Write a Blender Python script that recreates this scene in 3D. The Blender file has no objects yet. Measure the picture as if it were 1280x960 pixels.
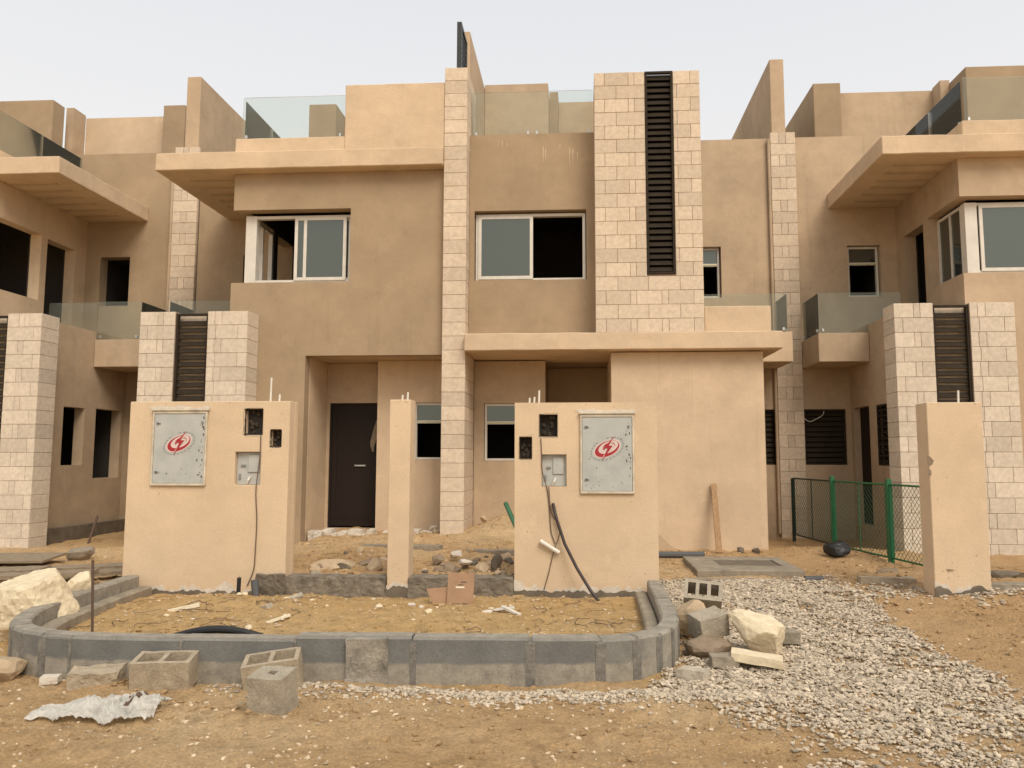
import bpy, bmesh, math, random
import numpy as np
from mathutils import Vector, Matrix, noise
R = math.radians
random.seed(7)
scn = bpy.context.scene
COL = scn.collection

# ------------------------------------------------------------------ camera model
CAM_H = 1.6; FPX = 961.0; CX = 668.0; CY = 480.0
TH = R(3.4); PT = math.atan(92/961)
FW = Vector((-math.sin(TH)*math.cos(PT), math.cos(TH)*math.cos(PT), math.sin(PT)))
RT = Vector((math.cos(TH), math.sin(TH), 0)); UP = RT.cross(FW)
def ray(x, y): return FW*FPX + RT*(x-CX) + UP*(CY-y)
def atY(x, y, Y): r = ray(x, y); t = Y/r.y; return r.x*t, CAM_H + r.z*t       # a point of the photograph on a plane of known depth
def X_(x, y, Y): return atY(x, y, Y)[0]
def Z_(x, y, Y): return atY(x, y, Y)[1]
def atZ(x, y, Z): r = ray(x, y); t = (Z-CAM_H)/r.z; return r.x*t, r.y*t
cam_d = bpy.data.cameras.new('camera'); cam = bpy.data.objects.new('camera', cam_d); COL.objects.link(cam)
cam_d.sensor_width = 36; cam_d.lens = FPX/1280*36; cam_d.shift_x = -28/1280; cam_d.clip_end = 3000; cam_d.clip_start = .05
cam.matrix_world = Matrix(((RT.x, UP.x, -FW.x, 0), (RT.y, UP.y, -FW.y, 0), (RT.z, UP.z, -FW.z, CAM_H), (0, 0, 0, 1)))
scn.camera = cam

# ------------------------------------------------------------------ materials
def nodes_of(name):
    m = bpy.data.materials.new(name); m.use_nodes = True
    nt = m.node_tree; return m, nt, nt.nodes['Principled BSDF']
def N(nt, t, **k):
    n = nt.nodes.new(t)
    for a, v in k.items():
        if a in n.inputs.keys(): n.inputs[a].default_value = v
        else: setattr(n, a, v)
    return n
def c4(c): return (c[0], c[1], c[2], 1)
def pos(nt, scale=(1, 1, 1)):
    g = N(nt, 'ShaderNodeNewGeometry'); mp = N(nt, 'ShaderNodeMapping'); mp.inputs['Scale'].default_value = scale
    nt.links.new(g.outputs['Position'], mp.inputs['Vector']); return mp.outputs['Vector']
def nz(nt, vec, scale, detail=5, rough=.55):
    n = N(nt, 'ShaderNodeTexNoise'); n.inputs['Scale'].default_value = scale; n.inputs['Detail'].default_value = detail
    n.inputs['Roughness'].default_value = rough; nt.links.new(vec, n.inputs['Vector']); return n.outputs['Fac']
def ramp(nt, fac, stops):
    r = N(nt, 'ShaderNodeValToRGB'); e = r.color_ramp.elements
    while len(e) < len(stops): e.new(.5)
    for i, (p, c) in enumerate(stops):
        e[i].position = p; e[i].color = c4(c) if not isinstance(c, (int, float)) else (c, c, c, 1)
    nt.links.new(fac, r.inputs['Fac']); return r.outputs['Color']
def mix(nt, fac, a, b, mode='MIX'):
    m = N(nt, 'ShaderNodeMix', data_type='RGBA', blend_type=mode)
    for s, v in ((0, fac), (6, a), (7, b)):
        if hasattr(v, 'links'): nt.links.new(v, m.inputs[s])
        elif s == 0: m.inputs[0].default_value = v
        else: m.inputs[s].default_value = c4(v)
    return m.outputs[2]
def bump(nt, bs, fac, strength, dist=.01):
    b = N(nt, 'ShaderNodeBump'); b.inputs['Strength'].default_value = strength; b.inputs['Distance'].default_value = dist
    nt.links.new(fac, b.inputs['Height']); nt.links.new(b.outputs['Normal'], bs.inputs['Normal'])
def plaster(name, c, var=.12, streak=.10):
    m, nt, bs = nodes_of(name)
    lo = [v*(1-var) for v in c]; hi = [min(.9, v*(1+var)) for v in c]
    base = ramp(nt, nz(nt, pos(nt), .9, 8, .62), [(.3, lo), (.7, hi)])
    cl = ramp(nt, nz(nt, pos(nt), 2.6, 8, .72), [(.3, 1-var*.9), (.5, 1), (.72, 1+var*.7)])
    base = mix(nt, 1, base, cl, 'MULTIPLY')
    st = ramp(nt, nz(nt, pos(nt, (3.2, 3.2, .16)), 1.3, 9, .78), [(.56, 1), (.80, 1-streak*1.5)])
    base = mix(nt, 1, base, st, 'MULTIPLY')
    fine = ramp(nt, nz(nt, pos(nt), 60, 3, .7), [(.3, .90), (.7, 1.07)])
    base = mix(nt, 1, base, fine, 'MULTIPLY')
    blot = ramp(nt, nz(nt, pos(nt), 3.2, 7, .7), [(.62, 0), (.78, 1)])
    pale = [min(.9, v*1.14+.03) for v in c]
    mf = N(nt, 'ShaderNodeMath', operation='MULTIPLY'); mf.inputs[1].default_value = .5; nt.links.new(blot, mf.inputs[0])
    base = mix(nt, mf.outputs[0], base, pale)
    rep = ramp(nt, nz(nt, pos(nt, (1, 1, 1.5)), .75, 4, .55), [(.575, 0), (.60, .30)])
    base = mix(nt, rep, base, [v*.84 for v in c])
    rep2 = ramp(nt, nz(nt, pos(nt, (1.3, 1.3, .9)), 1.9, 5, .6), [(.66, 0), (.675, .30)])
    base = mix(nt, rep2, base, [min(.9, v*1.12+.02) for v in c])
    nt.links.new(base, bs.inputs['Base Color']); bs.inputs['Roughness'].default_value = .92
    bs.inputs['Specular IOR Level'].default_value = .25
    ad = N(nt, 'ShaderNodeMath', operation='ADD'); nt.links.new(nz(nt, pos(nt), 160, 3), ad.inputs[0]); nt.links.new(nz(nt, pos(nt), 9, 4), ad.inputs[1])
    bump(nt, bs, ad.outputs[0], .5, .009); return m
def stone_mat(name, c, island=.16, bmp=.5, spots=True):
    m, nt, bs = nodes_of(name)
    g = N(nt, 'ShaderNodeNewGeometry')
    isl = ramp(nt, g.outputs['Random Per Island'], [(0, [v*(1-island) for v in c]), (.5, c), (1, [min(.9, v*(1+island*.6)) for v in c])])
    mott = ramp(nt, nz(nt, pos(nt), 14, 7, .7), [(.3, .80), (.7, 1.10)])
    b = mix(nt, 1, isl, mott, 'MULTIPLY')
    if spots:
        sp = ramp(nt, nz(nt, pos(nt), 48, 4, .75), [(.58, 0), (.72, .5)])
        b = mix(nt, sp, b, [v*.62 for v in c])
        dirt = ramp(nt, nz(nt, pos(nt, (1, 1, .6)), 2.2, 6, .7), [(.5, 0), (.8, .35)])
        b = mix(nt, dirt, b, (c[0]*.72, c[1]*.66, c[2]*.56))
    nt.links.new(b, bs.inputs['Base Color']); bs.inputs['Roughness'].default_value = .9
    bs.inputs['Specular IOR Level'].default_value = .3
    bump(nt, bs, nz(nt, pos(nt), 70, 5, .7), bmp, .006); return m
def concrete(name, c, scale=6, bmp=.6, var=.3):
    m, nt, bs = nodes_of(name)
    b = ramp(nt, nz(nt, pos(nt), scale, 8, .68), [(.3, [v*(1-var) for v in c]), (.7, [min(.9, v*(1+var)) for v in c])])
    f = ramp(nt, nz(nt, pos(nt), 90, 3, .8), [(.35, .8), (.65, 1.12)])
    b = mix(nt, 1, b, f, 'MULTIPLY')
    nt.links.new(b, bs.inputs['Base Color']); bs.inputs['Roughness'].default_value = .93
    bump(nt, bs, nz(nt, pos(nt), 55, 6, .75), bmp, .012); return m
def plain(name, c, rough=.6, metal=0, var=.08, spec=.5, bmp=0):
    m, nt, bs = nodes_of(name)
    b = ramp(nt, nz(nt, pos(nt), 7, 5, .6), [(.3, [v*(1-var) for v in c]), (.7, [min(1, v*(1+var)) for v in c])])
    nt.links.new(b, bs.inputs['Base Color']); bs.inputs['Roughness'].default_value = rough
    bs.inputs['Metallic'].default_value = metal; bs.inputs['Specular IOR Level'].default_value = spec
    if bmp: bump(nt, bs, nz(nt, pos(nt), 40, 4), bmp, .004)
    return m
def wood(name, c, sc=(3, 14, 14)):
    m, nt, bs = nodes_of(name)
    b = ramp(nt, nz(nt, pos(nt, sc), 3, 6, .7), [(.3, [v*.6 for v in c]), (.7, [v*1.25 for v in c])])
    nt.links.new(b, bs.inputs['Base Color']); bs.inputs['Roughness'].default_value = .9; return m
def ground_mat():
    m, nt, bs = nodes_of('sandy_earth')
    a = ramp(nt, nz(nt, pos(nt), .55, 8, .65), [(.28, (.53, .33, .15)), (.5, (.68, .45, .23)), (.72, (.79, .585, .34))])
    b = ramp(nt, nz(nt, pos(nt), 7, 8, .72), [(.25, .62), (.5, 1), (.75, 1.2)])
    c = mix(nt, 1, a, b, 'MULTIPLY')
    g = ramp(nt, nz(nt, pos(nt), 45, 5, .8), [(.3, .66), (.7, 1.25)])
    c = mix(nt, 1, c, g, 'MULTIPLY')
    v = N(nt, 'ShaderNodeTexVoronoi'); v.inputs['Scale'].default_value = 34; nt.links.new(pos(nt), v.inputs['Vector'])
    sel = ramp(nt, v.outputs['Distance'], [(.10, 1), (.2, 0)])
    pick = ramp(nt, nz(nt, pos(nt), 5, 4, .6), [(.5, 0), (.62, .8)])
    c = mix(nt, mix(nt, 1, sel, pick, 'MULTIPLY'), c, (.6, .5, .37))
    # heaps of greyer dug-out soil
    d = ramp(nt, nz(nt, pos(nt), 1.1, 6, .7), [(.56, 0), (.72, .55)])
    c = mix(nt, d, c, (.46, .305, .15))
    sx = N(nt, 'ShaderNodeSeparateXYZ'); nt.links.new(pos(nt), sx.inputs[0])
    def edge(out, a0, a1, w):
        q = N(nt, 'ShaderNodeMath', operation='MULTIPLY_ADD'); q.inputs[1].default_value = w; nt.links.new(nz(nt, pos(nt), 1.6, 6, .7), q.inputs[0]); nt.links.new(out, q.inputs[2])
        m_ = N(nt, 'ShaderNodeMapRange'); m_.inputs[1].default_value = a0+w/2; m_.inputs[2].default_value = a1+w/2; nt.links.new(q.outputs[0], m_.inputs[0]); return m_.outputs[0]
    track = mix(nt, 1, edge(sx.outputs['X'], 2.2, 2.8, 1.2), edge(sx.outputs['Y'], 4.6, 5.4, 1.0), 'MULTIPLY')
    c = mix(nt, mix(nt, 1, track, (.62, .62, .62), 'MULTIPLY'), c, mix(nt, 1, g, (.60, .375, .185), 'MULTIPLY'))
    bed = mix(nt, 1, edge(sx.outputs['X'], 1.0, .7, .1), mix(nt, 1, edge(sx.outputs['Y'], 5.6, 5.75, .05), edge(sx.outputs['Y'], 8.6, 8.2, .3), 'MULTIPLY'), 'MULTIPLY')
    c = mix(nt, mix(nt, 1, bed, (.5, .5, .5), 'MULTIPLY'), c, mix(nt, 1, b, (.66, .435, .175), 'MULTIPLY'))
    nt.links.new(c, bs.inputs['Base Color']); bs.inputs['Roughness'].default_value = .97; bs.inputs['Specular IOR Level'].default_value = .15
    ad = N(nt, 'ShaderNodeMath', operation='ADD'); nt.links.new(nz(nt, pos(nt), 18, 8, .7), ad.inputs[0]); nt.links.new(nz(nt, pos(nt), 90, 4, .7), ad.inputs[1])
    bump(nt, bs, ad.outputs[0], 1, .035); return m
def kerb_mat():
    m, nt, bs = nodes_of('kerb_concrete')
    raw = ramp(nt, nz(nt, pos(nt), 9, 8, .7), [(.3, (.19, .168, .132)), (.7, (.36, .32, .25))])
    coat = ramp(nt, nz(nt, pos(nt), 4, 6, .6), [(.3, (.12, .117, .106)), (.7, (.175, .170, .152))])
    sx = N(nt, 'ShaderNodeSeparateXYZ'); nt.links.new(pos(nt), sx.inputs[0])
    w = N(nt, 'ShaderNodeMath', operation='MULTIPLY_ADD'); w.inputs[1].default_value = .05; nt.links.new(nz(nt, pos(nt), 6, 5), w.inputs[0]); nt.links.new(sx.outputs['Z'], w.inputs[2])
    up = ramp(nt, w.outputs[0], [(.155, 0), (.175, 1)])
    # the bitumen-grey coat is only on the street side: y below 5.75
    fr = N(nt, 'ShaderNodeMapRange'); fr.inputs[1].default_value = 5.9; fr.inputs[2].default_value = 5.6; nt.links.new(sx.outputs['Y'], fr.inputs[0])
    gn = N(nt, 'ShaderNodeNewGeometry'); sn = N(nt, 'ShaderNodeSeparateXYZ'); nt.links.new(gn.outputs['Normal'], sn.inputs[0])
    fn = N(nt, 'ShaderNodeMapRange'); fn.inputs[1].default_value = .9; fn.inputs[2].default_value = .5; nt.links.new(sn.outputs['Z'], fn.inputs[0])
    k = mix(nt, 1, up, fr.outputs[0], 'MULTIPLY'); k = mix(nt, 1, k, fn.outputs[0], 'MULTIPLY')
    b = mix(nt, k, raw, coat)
    f = ramp(nt, nz(nt, pos(nt), 70, 3, .8), [(.35, .85), (.65, 1.1)]); b = mix(nt, 1, b, f, 'MULTIPLY')
    nt.links.new(b, bs.inputs['Base Color']); bs.inputs['Roughness'].default_value = .88
    bump(nt, bs, nz(nt, pos(nt), 45, 6, .7), .5, .008); return m
def glass_rail():
    m, nt, bs = nodes_of('railing_glass'); out = nt.nodes['Material Output']
    t = N(nt, 'ShaderNodeBsdfTransparent'); t.inputs[0].default_value = (.93, .955, .935, 1)
    g = N(nt, 'ShaderNodeBsdfGlossy'); g.inputs['Roughness'].default_value = .03
    d = N(nt, 'ShaderNodeBsdfDiffuse'); d.inputs[0].default_value = (.52, .55, .47, 1)
    fr = N(nt, 'ShaderNodeFresnel'); fr.inputs[0].default_value = 1.22
    m1 = N(nt, 'ShaderNodeMixShader'); m2 = N(nt, 'ShaderNodeMixShader'); m1.inputs[0].default_value = .085
    nt.links.new(t.outputs[0], m1.inputs[1]); nt.links.new(d.outputs[0], m1.inputs[2])
    nt.links.new(fr.outputs[0], m2.inputs[0]); nt.links.new(m1.outputs[0], m2.inputs[1]); nt.links.new(g.outputs[0], m2.inputs[2])
    nt.links.new(m2.outputs[0], out.inputs['Surface']); return m
def pane_mat():
    m, nt, bs = nodes_of('window_glass')
    bs.inputs['Base Color'].default_value = (.035, .04, .038, 1); bs.inputs['Roughness'].default_value = .06; bs.inputs['IOR'].default_value = 2.0; bs.inputs['Specular Tint'].default_value = (.95, 1, .84, 1)
    bump(nt, bs, nz(nt, pos(nt), 1.3, 2), .03, .01); return m
def cabinet_mat():
    m, nt, bs = nodes_of('cabinet_metal')
    b = ramp(nt, nz(nt, pos(nt), 5, 5), [(.3, (.36, .37, .34)), (.7, (.46, .46, .42))])
    s = ramp(nt, nz(nt, pos(nt, (1, 1, 1)), 17, 7, .8), [(.64, 0), (.68, 1)])
    b = mix(nt, s, b, (.11, .09, .06))
    s2 = ramp(nt, nz(nt, pos(nt, (1, 1, 1)), 6, 8, .8), [(.62, 0), (.7, .7)])
    b = mix(nt, s2, b, (.55, .52, .42))
    nt.links.new(b, bs.inputs['Base Color']); bs.inputs['Roughness'].default_value = .5; return m

CREAM = plaster('cream_render', (.60, .455, .305), .10, .12)
CREAM2 = plaster('boundary_render', (.645, .49, .325), .07, .05)
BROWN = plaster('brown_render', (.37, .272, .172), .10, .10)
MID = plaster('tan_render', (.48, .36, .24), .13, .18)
STONE = stone_mat('pale_stone_cladding', (.65, .53, .395), .13, .9)
STONEP = stone_mat('white_stone_cladding', (.64, .545, .425), .13, .9)
MORTAR = plain('stone_joint', (.30, .215, .15), .95)
LOUV = plain('bronze_louver', (.034, .025, .016), .85, .0, .2, .15)
BLACKM = plain('black_metal', (.02, .022, .02), .5)
FRAME = plain('window_aluminium', (.62, .58, .50), .4)
PANE = pane_mat(); GLASS = glass_rail()
INSIDE = plain('room_shade', (.035, .028, .021), .95)  # near black: the dark of the unlit rooms is put into this colour
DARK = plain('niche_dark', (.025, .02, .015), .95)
DOOR = plain('door_wood', (.018, .011, .008), .65, 0, .08, .25)
STEEL = plain('brushed_steel', (.55, .55, .53), .35, .8)
YEL = plain('yellow_tape', (.42, .40, .16), .6)
GROUND = ground_mat(); KERB = kerb_mat()
CONC = concrete('grey_concrete', (.28, .235, .17)); CONCD = concrete('dark_concrete', (.155, .125, .088)); CONCL = concrete('light_concrete', (.44, .38, .29))
WHITEP = concrete('white_plaster_patch', (.62, .55, .45), 9, .5, .15)
GRAVEL = stone_mat('crushed_gravel', (.50, .415, .305), .45, .3, False)
PEBB = stone_mat('sand_pebble', (.57, .455, .305), .35, .3, False)
CREAMROCK = stone_mat('limestone_rock', (.70, .585, .40), 0, .9)
ROCK = stone_mat('dusty_rock', (.46, .345, .22), .15, .9)
DROCK = stone_mat('brown_rock', (.26, .195, .13), .15, .9)
CAB = cabinet_mat(); CABF = plain('cabinet_frame_paint', (.56, .49, .37), .6, 0, .25)
RED = plain('red_emblem_paint', (.34, .014, .02), .5); PINK = plain('emblem_backing_paint', (.62, .50, .45), .6); GREYL = plain('emblem_grey_lines', (.22, .22, .21), .6)
GREEN = plain('green_fence_paint', (.012, .11, .04), .45, 0, .2); GREEND = plain('dark_green_paint', (.010, .03, .018), .5)
WIRE = plain('fence_wire', (.02, .075, .035), .5)
CARD = plain('cardboard', (.33, .20, .115), .9, 0, .12); INK = plain('dark_print', (.09, .06, .045), .8)
PVC = plain('pale_pvc', (.66, .62, .54), .5); PIPE = plain('dark_grey_pvc', (.075, .074, .070), .5)
RUBBER = plain('black_plastic', (.012, .012, .012), .45, 0, .3); CABLE = plain('dark_cable', (.035, .022, .02), .5); THINW = plain('brown_wire', (.12, .075, .05), .6)
PLANK = wood('weathered_board', (.26, .20, .13)); STICK = wood('bare_timber', (.36, .22, .11), (14, 14, 2))
FOIL = plain('silver_white_sheet', (.74, .71, .64), .4, .0, .22); RUST = plain('rusty_steel', (.10, .06, .04), .8)
LUMP = plain('dark_mortar', (.055, .043, .030), .95, 0, .3, .2)
BOTTLE = plain('green_plastic', (.03, .12, .05), .3); PAPER = plain('cream_scrap', (.70, .62, .45), .8)

# ------------------------------------------------------------------ object helpers
ORG = {}
class MB:
    def __init__(s): s.v = []; s.f = []
    def add(s, vs, fs):
        k = len(s.v); s.v += [tuple(v) for v in vs]; s.f += [tuple(i+k for i in f) for f in fs]; return s
    def box(s, x0, x1, y0, y1, z0, z1, M=None):
        if x0 > x1: x0, x1 = x1, x0
        vs = [(x, y, z) for z in (z0, z1) for y in (y0, y1) for x in (x0, x1)]
        if M is not None: vs = [M @ Vector(v) for v in vs]
        return s.add(vs, [(0, 2, 3, 1), (4, 5, 7, 6), (0, 1, 5, 4), (1, 3, 7, 5), (3, 2, 6, 7), (2, 0, 4, 6)])
    def tube(s, pts, r, n=8):
        pts = [Vector(p) for p in pts]; k = len(pts); vs = []; fs = []
        for i, p in enumerate(pts):
            t = (pts[min(i+1, k-1)] - pts[max(i-1, 0)]).normalized()
            a = t.orthogonal().normalized() if i == 0 else (a - t*a.dot(t)).normalized()
            b = t.cross(a); rr = r[i] if isinstance(r, (list, tuple)) else r
            for j in range(n):
                q = 2*math.pi*j/n; vs.append(p + (a*math.cos(q) + b*math.sin(q))*rr)
        for i in range(k-1):
            for j in range(n): fs.append((i*n+j, i*n+(j+1) % n, (i+1)*n+(j+1) % n, (i+1)*n+j))
        fs.append(tuple(range(n))[::-1]); fs.append(tuple((k-1)*n+j for j in range(n)))
        return s.add(vs, fs)
    def prism_y(s, pts, y0, y1):
        n = len(pts); vs = [(x, y0, z) for x, z in pts] + [(x, y1, z) for x, z in pts]
        return s.add(vs, [tuple(range(n)), tuple(range(2*n-1, n-1, -1))] + [(i, i+n, (i+1) % n+n, (i+1) % n) for i in range(n)])
    def wall(s, axis, u0, u1, z0, z1, w0, w1, holes=()):
        """a slab with rectangular openings; axis 'y' faces the street (u = x), axis 'x' faces sideways (u = y)"""
        if u0 > u1: u0, u1 = u1, u0
        if w0 > w1: w0, w1 = w1, w0
        H = [(min(h[0], h[1]), max(h[0], h[1]), h[2], h[3]) for h in holes]
        us = sorted({u0, u1} | {min(max(q, u0), u1) for h in H for q in h[:2]}); zs = sorted({z0, z1} | {min(max(q, z0), z1) for h in H for q in h[2:]})
        nu, nzz = len(us)-1, len(zs)-1
        def full(i, j):
            if i < 0 or j < 0 or i >= nu or j >= nzz: return False
            a = (us[i]+us[i+1])/2; b = (zs[j]+zs[j+1])/2
            return not any(h[0] < a < h[1] and h[2] < b < h[3] for h in H)
        ix = {}; vs = []; fs = []
        def v(i, j, w):
            k = (i, j, w)
            if k not in ix:
                ix[k] = len(vs); ww = w1 if w else w0
                vs.append((us[i], ww, zs[j]) if axis == 'y' else (ww, us[i], zs[j]))
            return ix[k]
        for i in range(nu):
            for j in range(nzz):
                if not full(i, j): continue
                fs.append((v(i, j, 0), v(i+1, j, 0), v(i+1, j+1, 0), v(i, j+1, 0))); fs.append((v(i, j, 1), v(i, j+1, 1), v(i+1, j+1, 1), v(i+1, j, 1)))
                if not full(i-1, j): fs.append((v(i, j, 0), v(i, j+1, 0), v(i, j+1, 1), v(i, j, 1)))
                if not full(i+1, j): fs.append((v(i+1, j, 0), v(i+1, j, 1), v(i+1, j+1, 1), v(i+1, j+1, 0)))
                if not full(i, j-1): fs.append((v(i, j, 0), v(i, j, 1), v(i+1, j, 1), v(i+1, j, 0)))
                if not full(i, j+1): fs.append((v(i, j+1, 0), v(i+1, j+1, 0), v(i+1, j+1, 1), v(i, j+1, 1)))
        return s.add(vs, fs)
    def opened(s, x0, x1, y0, y1, z0, z1, open_='-y'):
        """a room seen through an opening: a thick-less box without the open side, doubled outward so that it has real walls"""
        if x0 > x1: x0, x1 = x1, x0
        t = .06
        if '-y' not in open_: s.box(x0, x1, y0-t, y0, z0, z1)
        s.box(x0, x1, y1, y1+t, z0, z1)
        if '-x' not in open_: s.box(x0-t, x0, y0, y1, z0, z1)
        if '+x' not in open_: s.box(x1, x1+t, y0, y1, z0, z1)
        s.box(x0, x1, y0, y1, z0-t, z0); s.box(x0, x1, y0, y1, z1, z1+t); return s
    def build(s, name, mat, parent=None, bevel=0, smooth=False, org=None, rough=0, step=.045):
        bm = bmesh.new(); vv = [bm.verts.new(p) for p in s.v]
        for f in s.f:
            try: bm.faces.new([vv[i] for i in f])
            except ValueError: pass
        bmesh.ops.recalc_face_normals(bm, faces=bm.faces)
        if bevel: bmesh.ops.bevel(bm, geom=list(bm.edges), offset=bevel, segments=1, affect='EDGES', clamp_overlap=True)
        if rough:
            bmesh.ops.triangulate(bm, faces=bm.faces)
            for _ in range(6):
                ed = [e for e in bm.edges if e.calc_length() > step]
                if not ed: break
                bmesh.ops.subdivide_edges(bm, edges=ed, cuts=1); bmesh.ops.triangulate(bm, faces=[f for f in bm.faces if len(f.verts) > 3])
            for q in bm.verts:
                n = noise.noise_vector(q.co*9)*.6 + noise.noise_vector(q.co*26)*.4 if step < .09 else noise.noise_vector(q.co*2.2)*.6 + noise.noise_vector(q.co*7)*.4; q.co += n*rough
        return finish(bm, name, mat, parent, smooth, org)
def finish(bm, name, mat, parent=None, smooth=False, org=None):
    me = bpy.data.meshes.new(name)
    if parent is not None: o0 = ORG[parent.name]
    elif org is not None: o0 = Vector(org)
    else:
        xs = [v.co for v in bm.verts]
        o0 = Vector(((min(v.x for v in xs)+max(v.x for v in xs))/2, (min(v.y for v in xs)+max(v.y for v in xs))/2, min(v.z for v in xs)))
    for v in bm.verts: v.co -= o0
    bm.to_mesh(me); bm.free(); me.materials.append(mat)
    if smooth: me.shade_smooth()
    ob = bpy.data.objects.new(name, me); COL.objects.link(ob)
    if parent is None: ob.location = o0
    else: ob.parent = parent
    ORG[ob.name] = o0; return ob
def tag(o, label=None, cat=None, group=None, kind=None):
    if label: o['label'] = label
    if cat: o['category'] = cat
    if group: o['group'] = group
    if kind: o['kind'] = kind
    return o
def thing(name, label, cat, loc, group=None):
    o = bpy.data.objects.new(name, None); COL.objects.link(o); o.location = loc; o.empty_display_size = .2
    ORG[o.name] = Vector(loc); return tag(o, label, cat, group)
def B(name, mat, parent, *boxes, bevel=0, rough=0, step=.11):
    m = MB()
    for b in boxes: m.box(*b)
    return m.build(name, mat, parent, bevel, rough=rough, step=step)
def rock_bm(cx, cy, cz, sx, sy, sz, seed, sub=3, rz=0, amp=.22, cuts=7, ry=0, dr=(.55, .85)):
    rnd = random.Random(seed); bm = bmesh.new(); bmesh.ops.create_icosphere(bm, subdivisions=sub, radius=1)
    off = Vector((seed*3.1, seed*1.7, seed*.9))
    planes = []
    for _ in range(cuts):
        n = Vector((rnd.gauss(0, 1), rnd.gauss(0, 1), rnd.gauss(0, .8))).normalized(); planes.append((n, rnd.uniform(*dr)))
    M = Matrix.Rotation(rz, 3, 'Z') @ Matrix.Rotation(ry, 3, 'Y')
    for v in bm.verts:
        p = v.co.copy(); p *= 1 + amp*noise.noise(p*1.3+off)
        for n, d in planes:
            q = p.dot(n)
            if q > d: p -= n*(q-d)*.93
        p *= 1 + .05*noise.noise(p*3.3+off) + .035*noise.noise(p*8+off) + .022*noise.noise(p*19+off)
        p = Vector((p.x*sx, p.y*sy, p.z*sz)); p = M @ p; v.co = p + Vector((cx, cy, cz))
    return bm
def rock(name, mat, c, s, seed, label, cat='rock', group=None, rz=0, sub=3, amp=.22, ry=0):
    o = finish(rock_bm(c[0], c[1], c[2], s[0], s[1], s[2], seed, sub, rz, amp, 15 if name in ('rubble_stone', 'soil_chip', 'brown_rock') else 9, ry, (.40, .72) if name == 'rubble_stone' else (.55, .85)), name, mat); return tag(o, label, cat, group)

# ------------------------------------------------------------------ terrain
KIN = [(-4.86, 8.6), (-4.82, 7.6), (-4.72, 6.9), (-4.6, 6.4), (-4.42, 6.02), (-4.16, 5.78), (-3.75, 5.64), (-2.9, 5.63), (-1, 5.68), (.1, 5.73), (.4, 5.84), (.6, 6.06), (.71, 6.4), (.74, 8.6)]
def inpoly(x, y, P):
    c = False; j = len(P)-1
    for i in range(len(P)):
        if (P[i][1] > y) != (P[j][1] > y) and x < (P[j][0]-P[i][0])*(y-P[i][1])/(P[j][1]-P[i][1])+P[i][0]: c = not c
        j = i
    return c
def ss(a, b, x):
    t = min(1, max(0, (x-a)/(b-a))); return t*t*(3-2*t)
def gz(x, y):
    z = .10*ss(5.9, 8.4, y) + .02*ss(8.4, 10, y)
    if inpoly(x, y, KIN): z = .115
    z += .19*ss(8.5, 8.75, y)*ss(-4.6, -4.2, x)*(1-ss(-.5, .2, x))*(1-.0*y)
    z += .10*ss(2.6, 4.3, x)*ss(5.2, 7.4, y)*(1-ss(9.6, 11.5, y))
    z -= .08*ss(3.0, 3.6, x)*(1-ss(5.0, 5.6, x))*ss(12.8, 14, y)
    z += .34*math.exp(-((x+1.15)/.65)**2-((y-13.0)/.6)**2) + .07*math.exp(-((x+2.7)/.7)**2-((y-12.2)/.6)**2)
    z += .10*math.exp(-((x+2.9)/.5)**2-((y-10.2)/.9)**2) + .10*math.exp(-((x+1.5)/.5)**2-((y-10.6)/.8)**2)
    z += .06*math.exp(-((x-4.4)/.9)**2-((y-12.2)/.7)**2)
    z += .06*math.exp(-((x+3.4)/1.0)**2-((y-7.7)/.4)**2) + .05*math.exp(-((x+1.6)/.9)**2-((y-7.3)/.5)**2)
    return z
def gdetail(x, y):
    p = Vector((x, y, 0))
    n = .030*noise.noise(p*.9) + .024*noise.noise(p*2.7+Vector((5, 1, 0))) + .018*noise.noise(p*6.5) + .012*noise.noise(p*15)
    if x > 1.6 and 4.5 < y < 9.4:                                           # raked-over wheel ruts in the soft sand
        w = ss(1.6, 2.6, x)*(1-ss(8.4, 9.4, y))*ss(4.5, 5.2, y)
        n += w*.075*(1-abs(math.sin((y*1.0+x*.55)*8+3*noise.noise(p*1.1))))**2*max(0, .45+noise.noise(p*1.7))
    if y < 5.4: n += .016*math.sin((y+.06*x)*11+2*noise.noise(p*.8))*(.4+abs(noise.noise(p*1.3)))
    if 8.8 < y < 14: n += .03*noise.noise(p*4.3)*ss(8.8, 9.6, y)
    return n
def ground():
    fx = list(np.arange(-9.6, 7.6, .045)); fy = list(np.arange(2.2, 10.5, .035)) + list(np.arange(10.5, 16.5, .075))
    xs = [-600, -250, -100, -50, -28, -18, -13, -11] + fx + [8.2, 9, 10, 12, 15, 20, 30, 60, 140, 300, 600]
    ys = [-600, -200, -60, -25, -10, -4, -1, .8, 1.6] + fy + [17.5, 19, 23, 30, 45, 80, 150, 300, 600]
    nx, ny = len(xs), len(ys); V = np.empty((nx*ny, 3), np.float32); k = 0
    for y in ys:
        for x in xs:
            z = gz(x, y)
            if -12 < x < 11 and 1 < y < 18: z += gdetail(x, y)
            V[k] = (x, y, z); k += 1
    i = np.arange(ny-1)[:, None]*nx + np.arange(nx-1)[None, :]
    Fq = np.stack([i, i+1, i+1+nx, i+nx], -1).reshape(-1, 4)
    me = bpy.data.meshes.new('ground'); me.from_pydata(V.tolist(), [], Fq.tolist()); me.materials.append(GROUND); me.shade_smooth()
    o = bpy.data.objects.new('ground', me); COL.objects.link(o); tag(o, 'bare sandy building-site ground in front of the houses', None, None, 'structure')
ground()
def gh(x, y): return gz(x, y) + gdetail(x, y)

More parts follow.
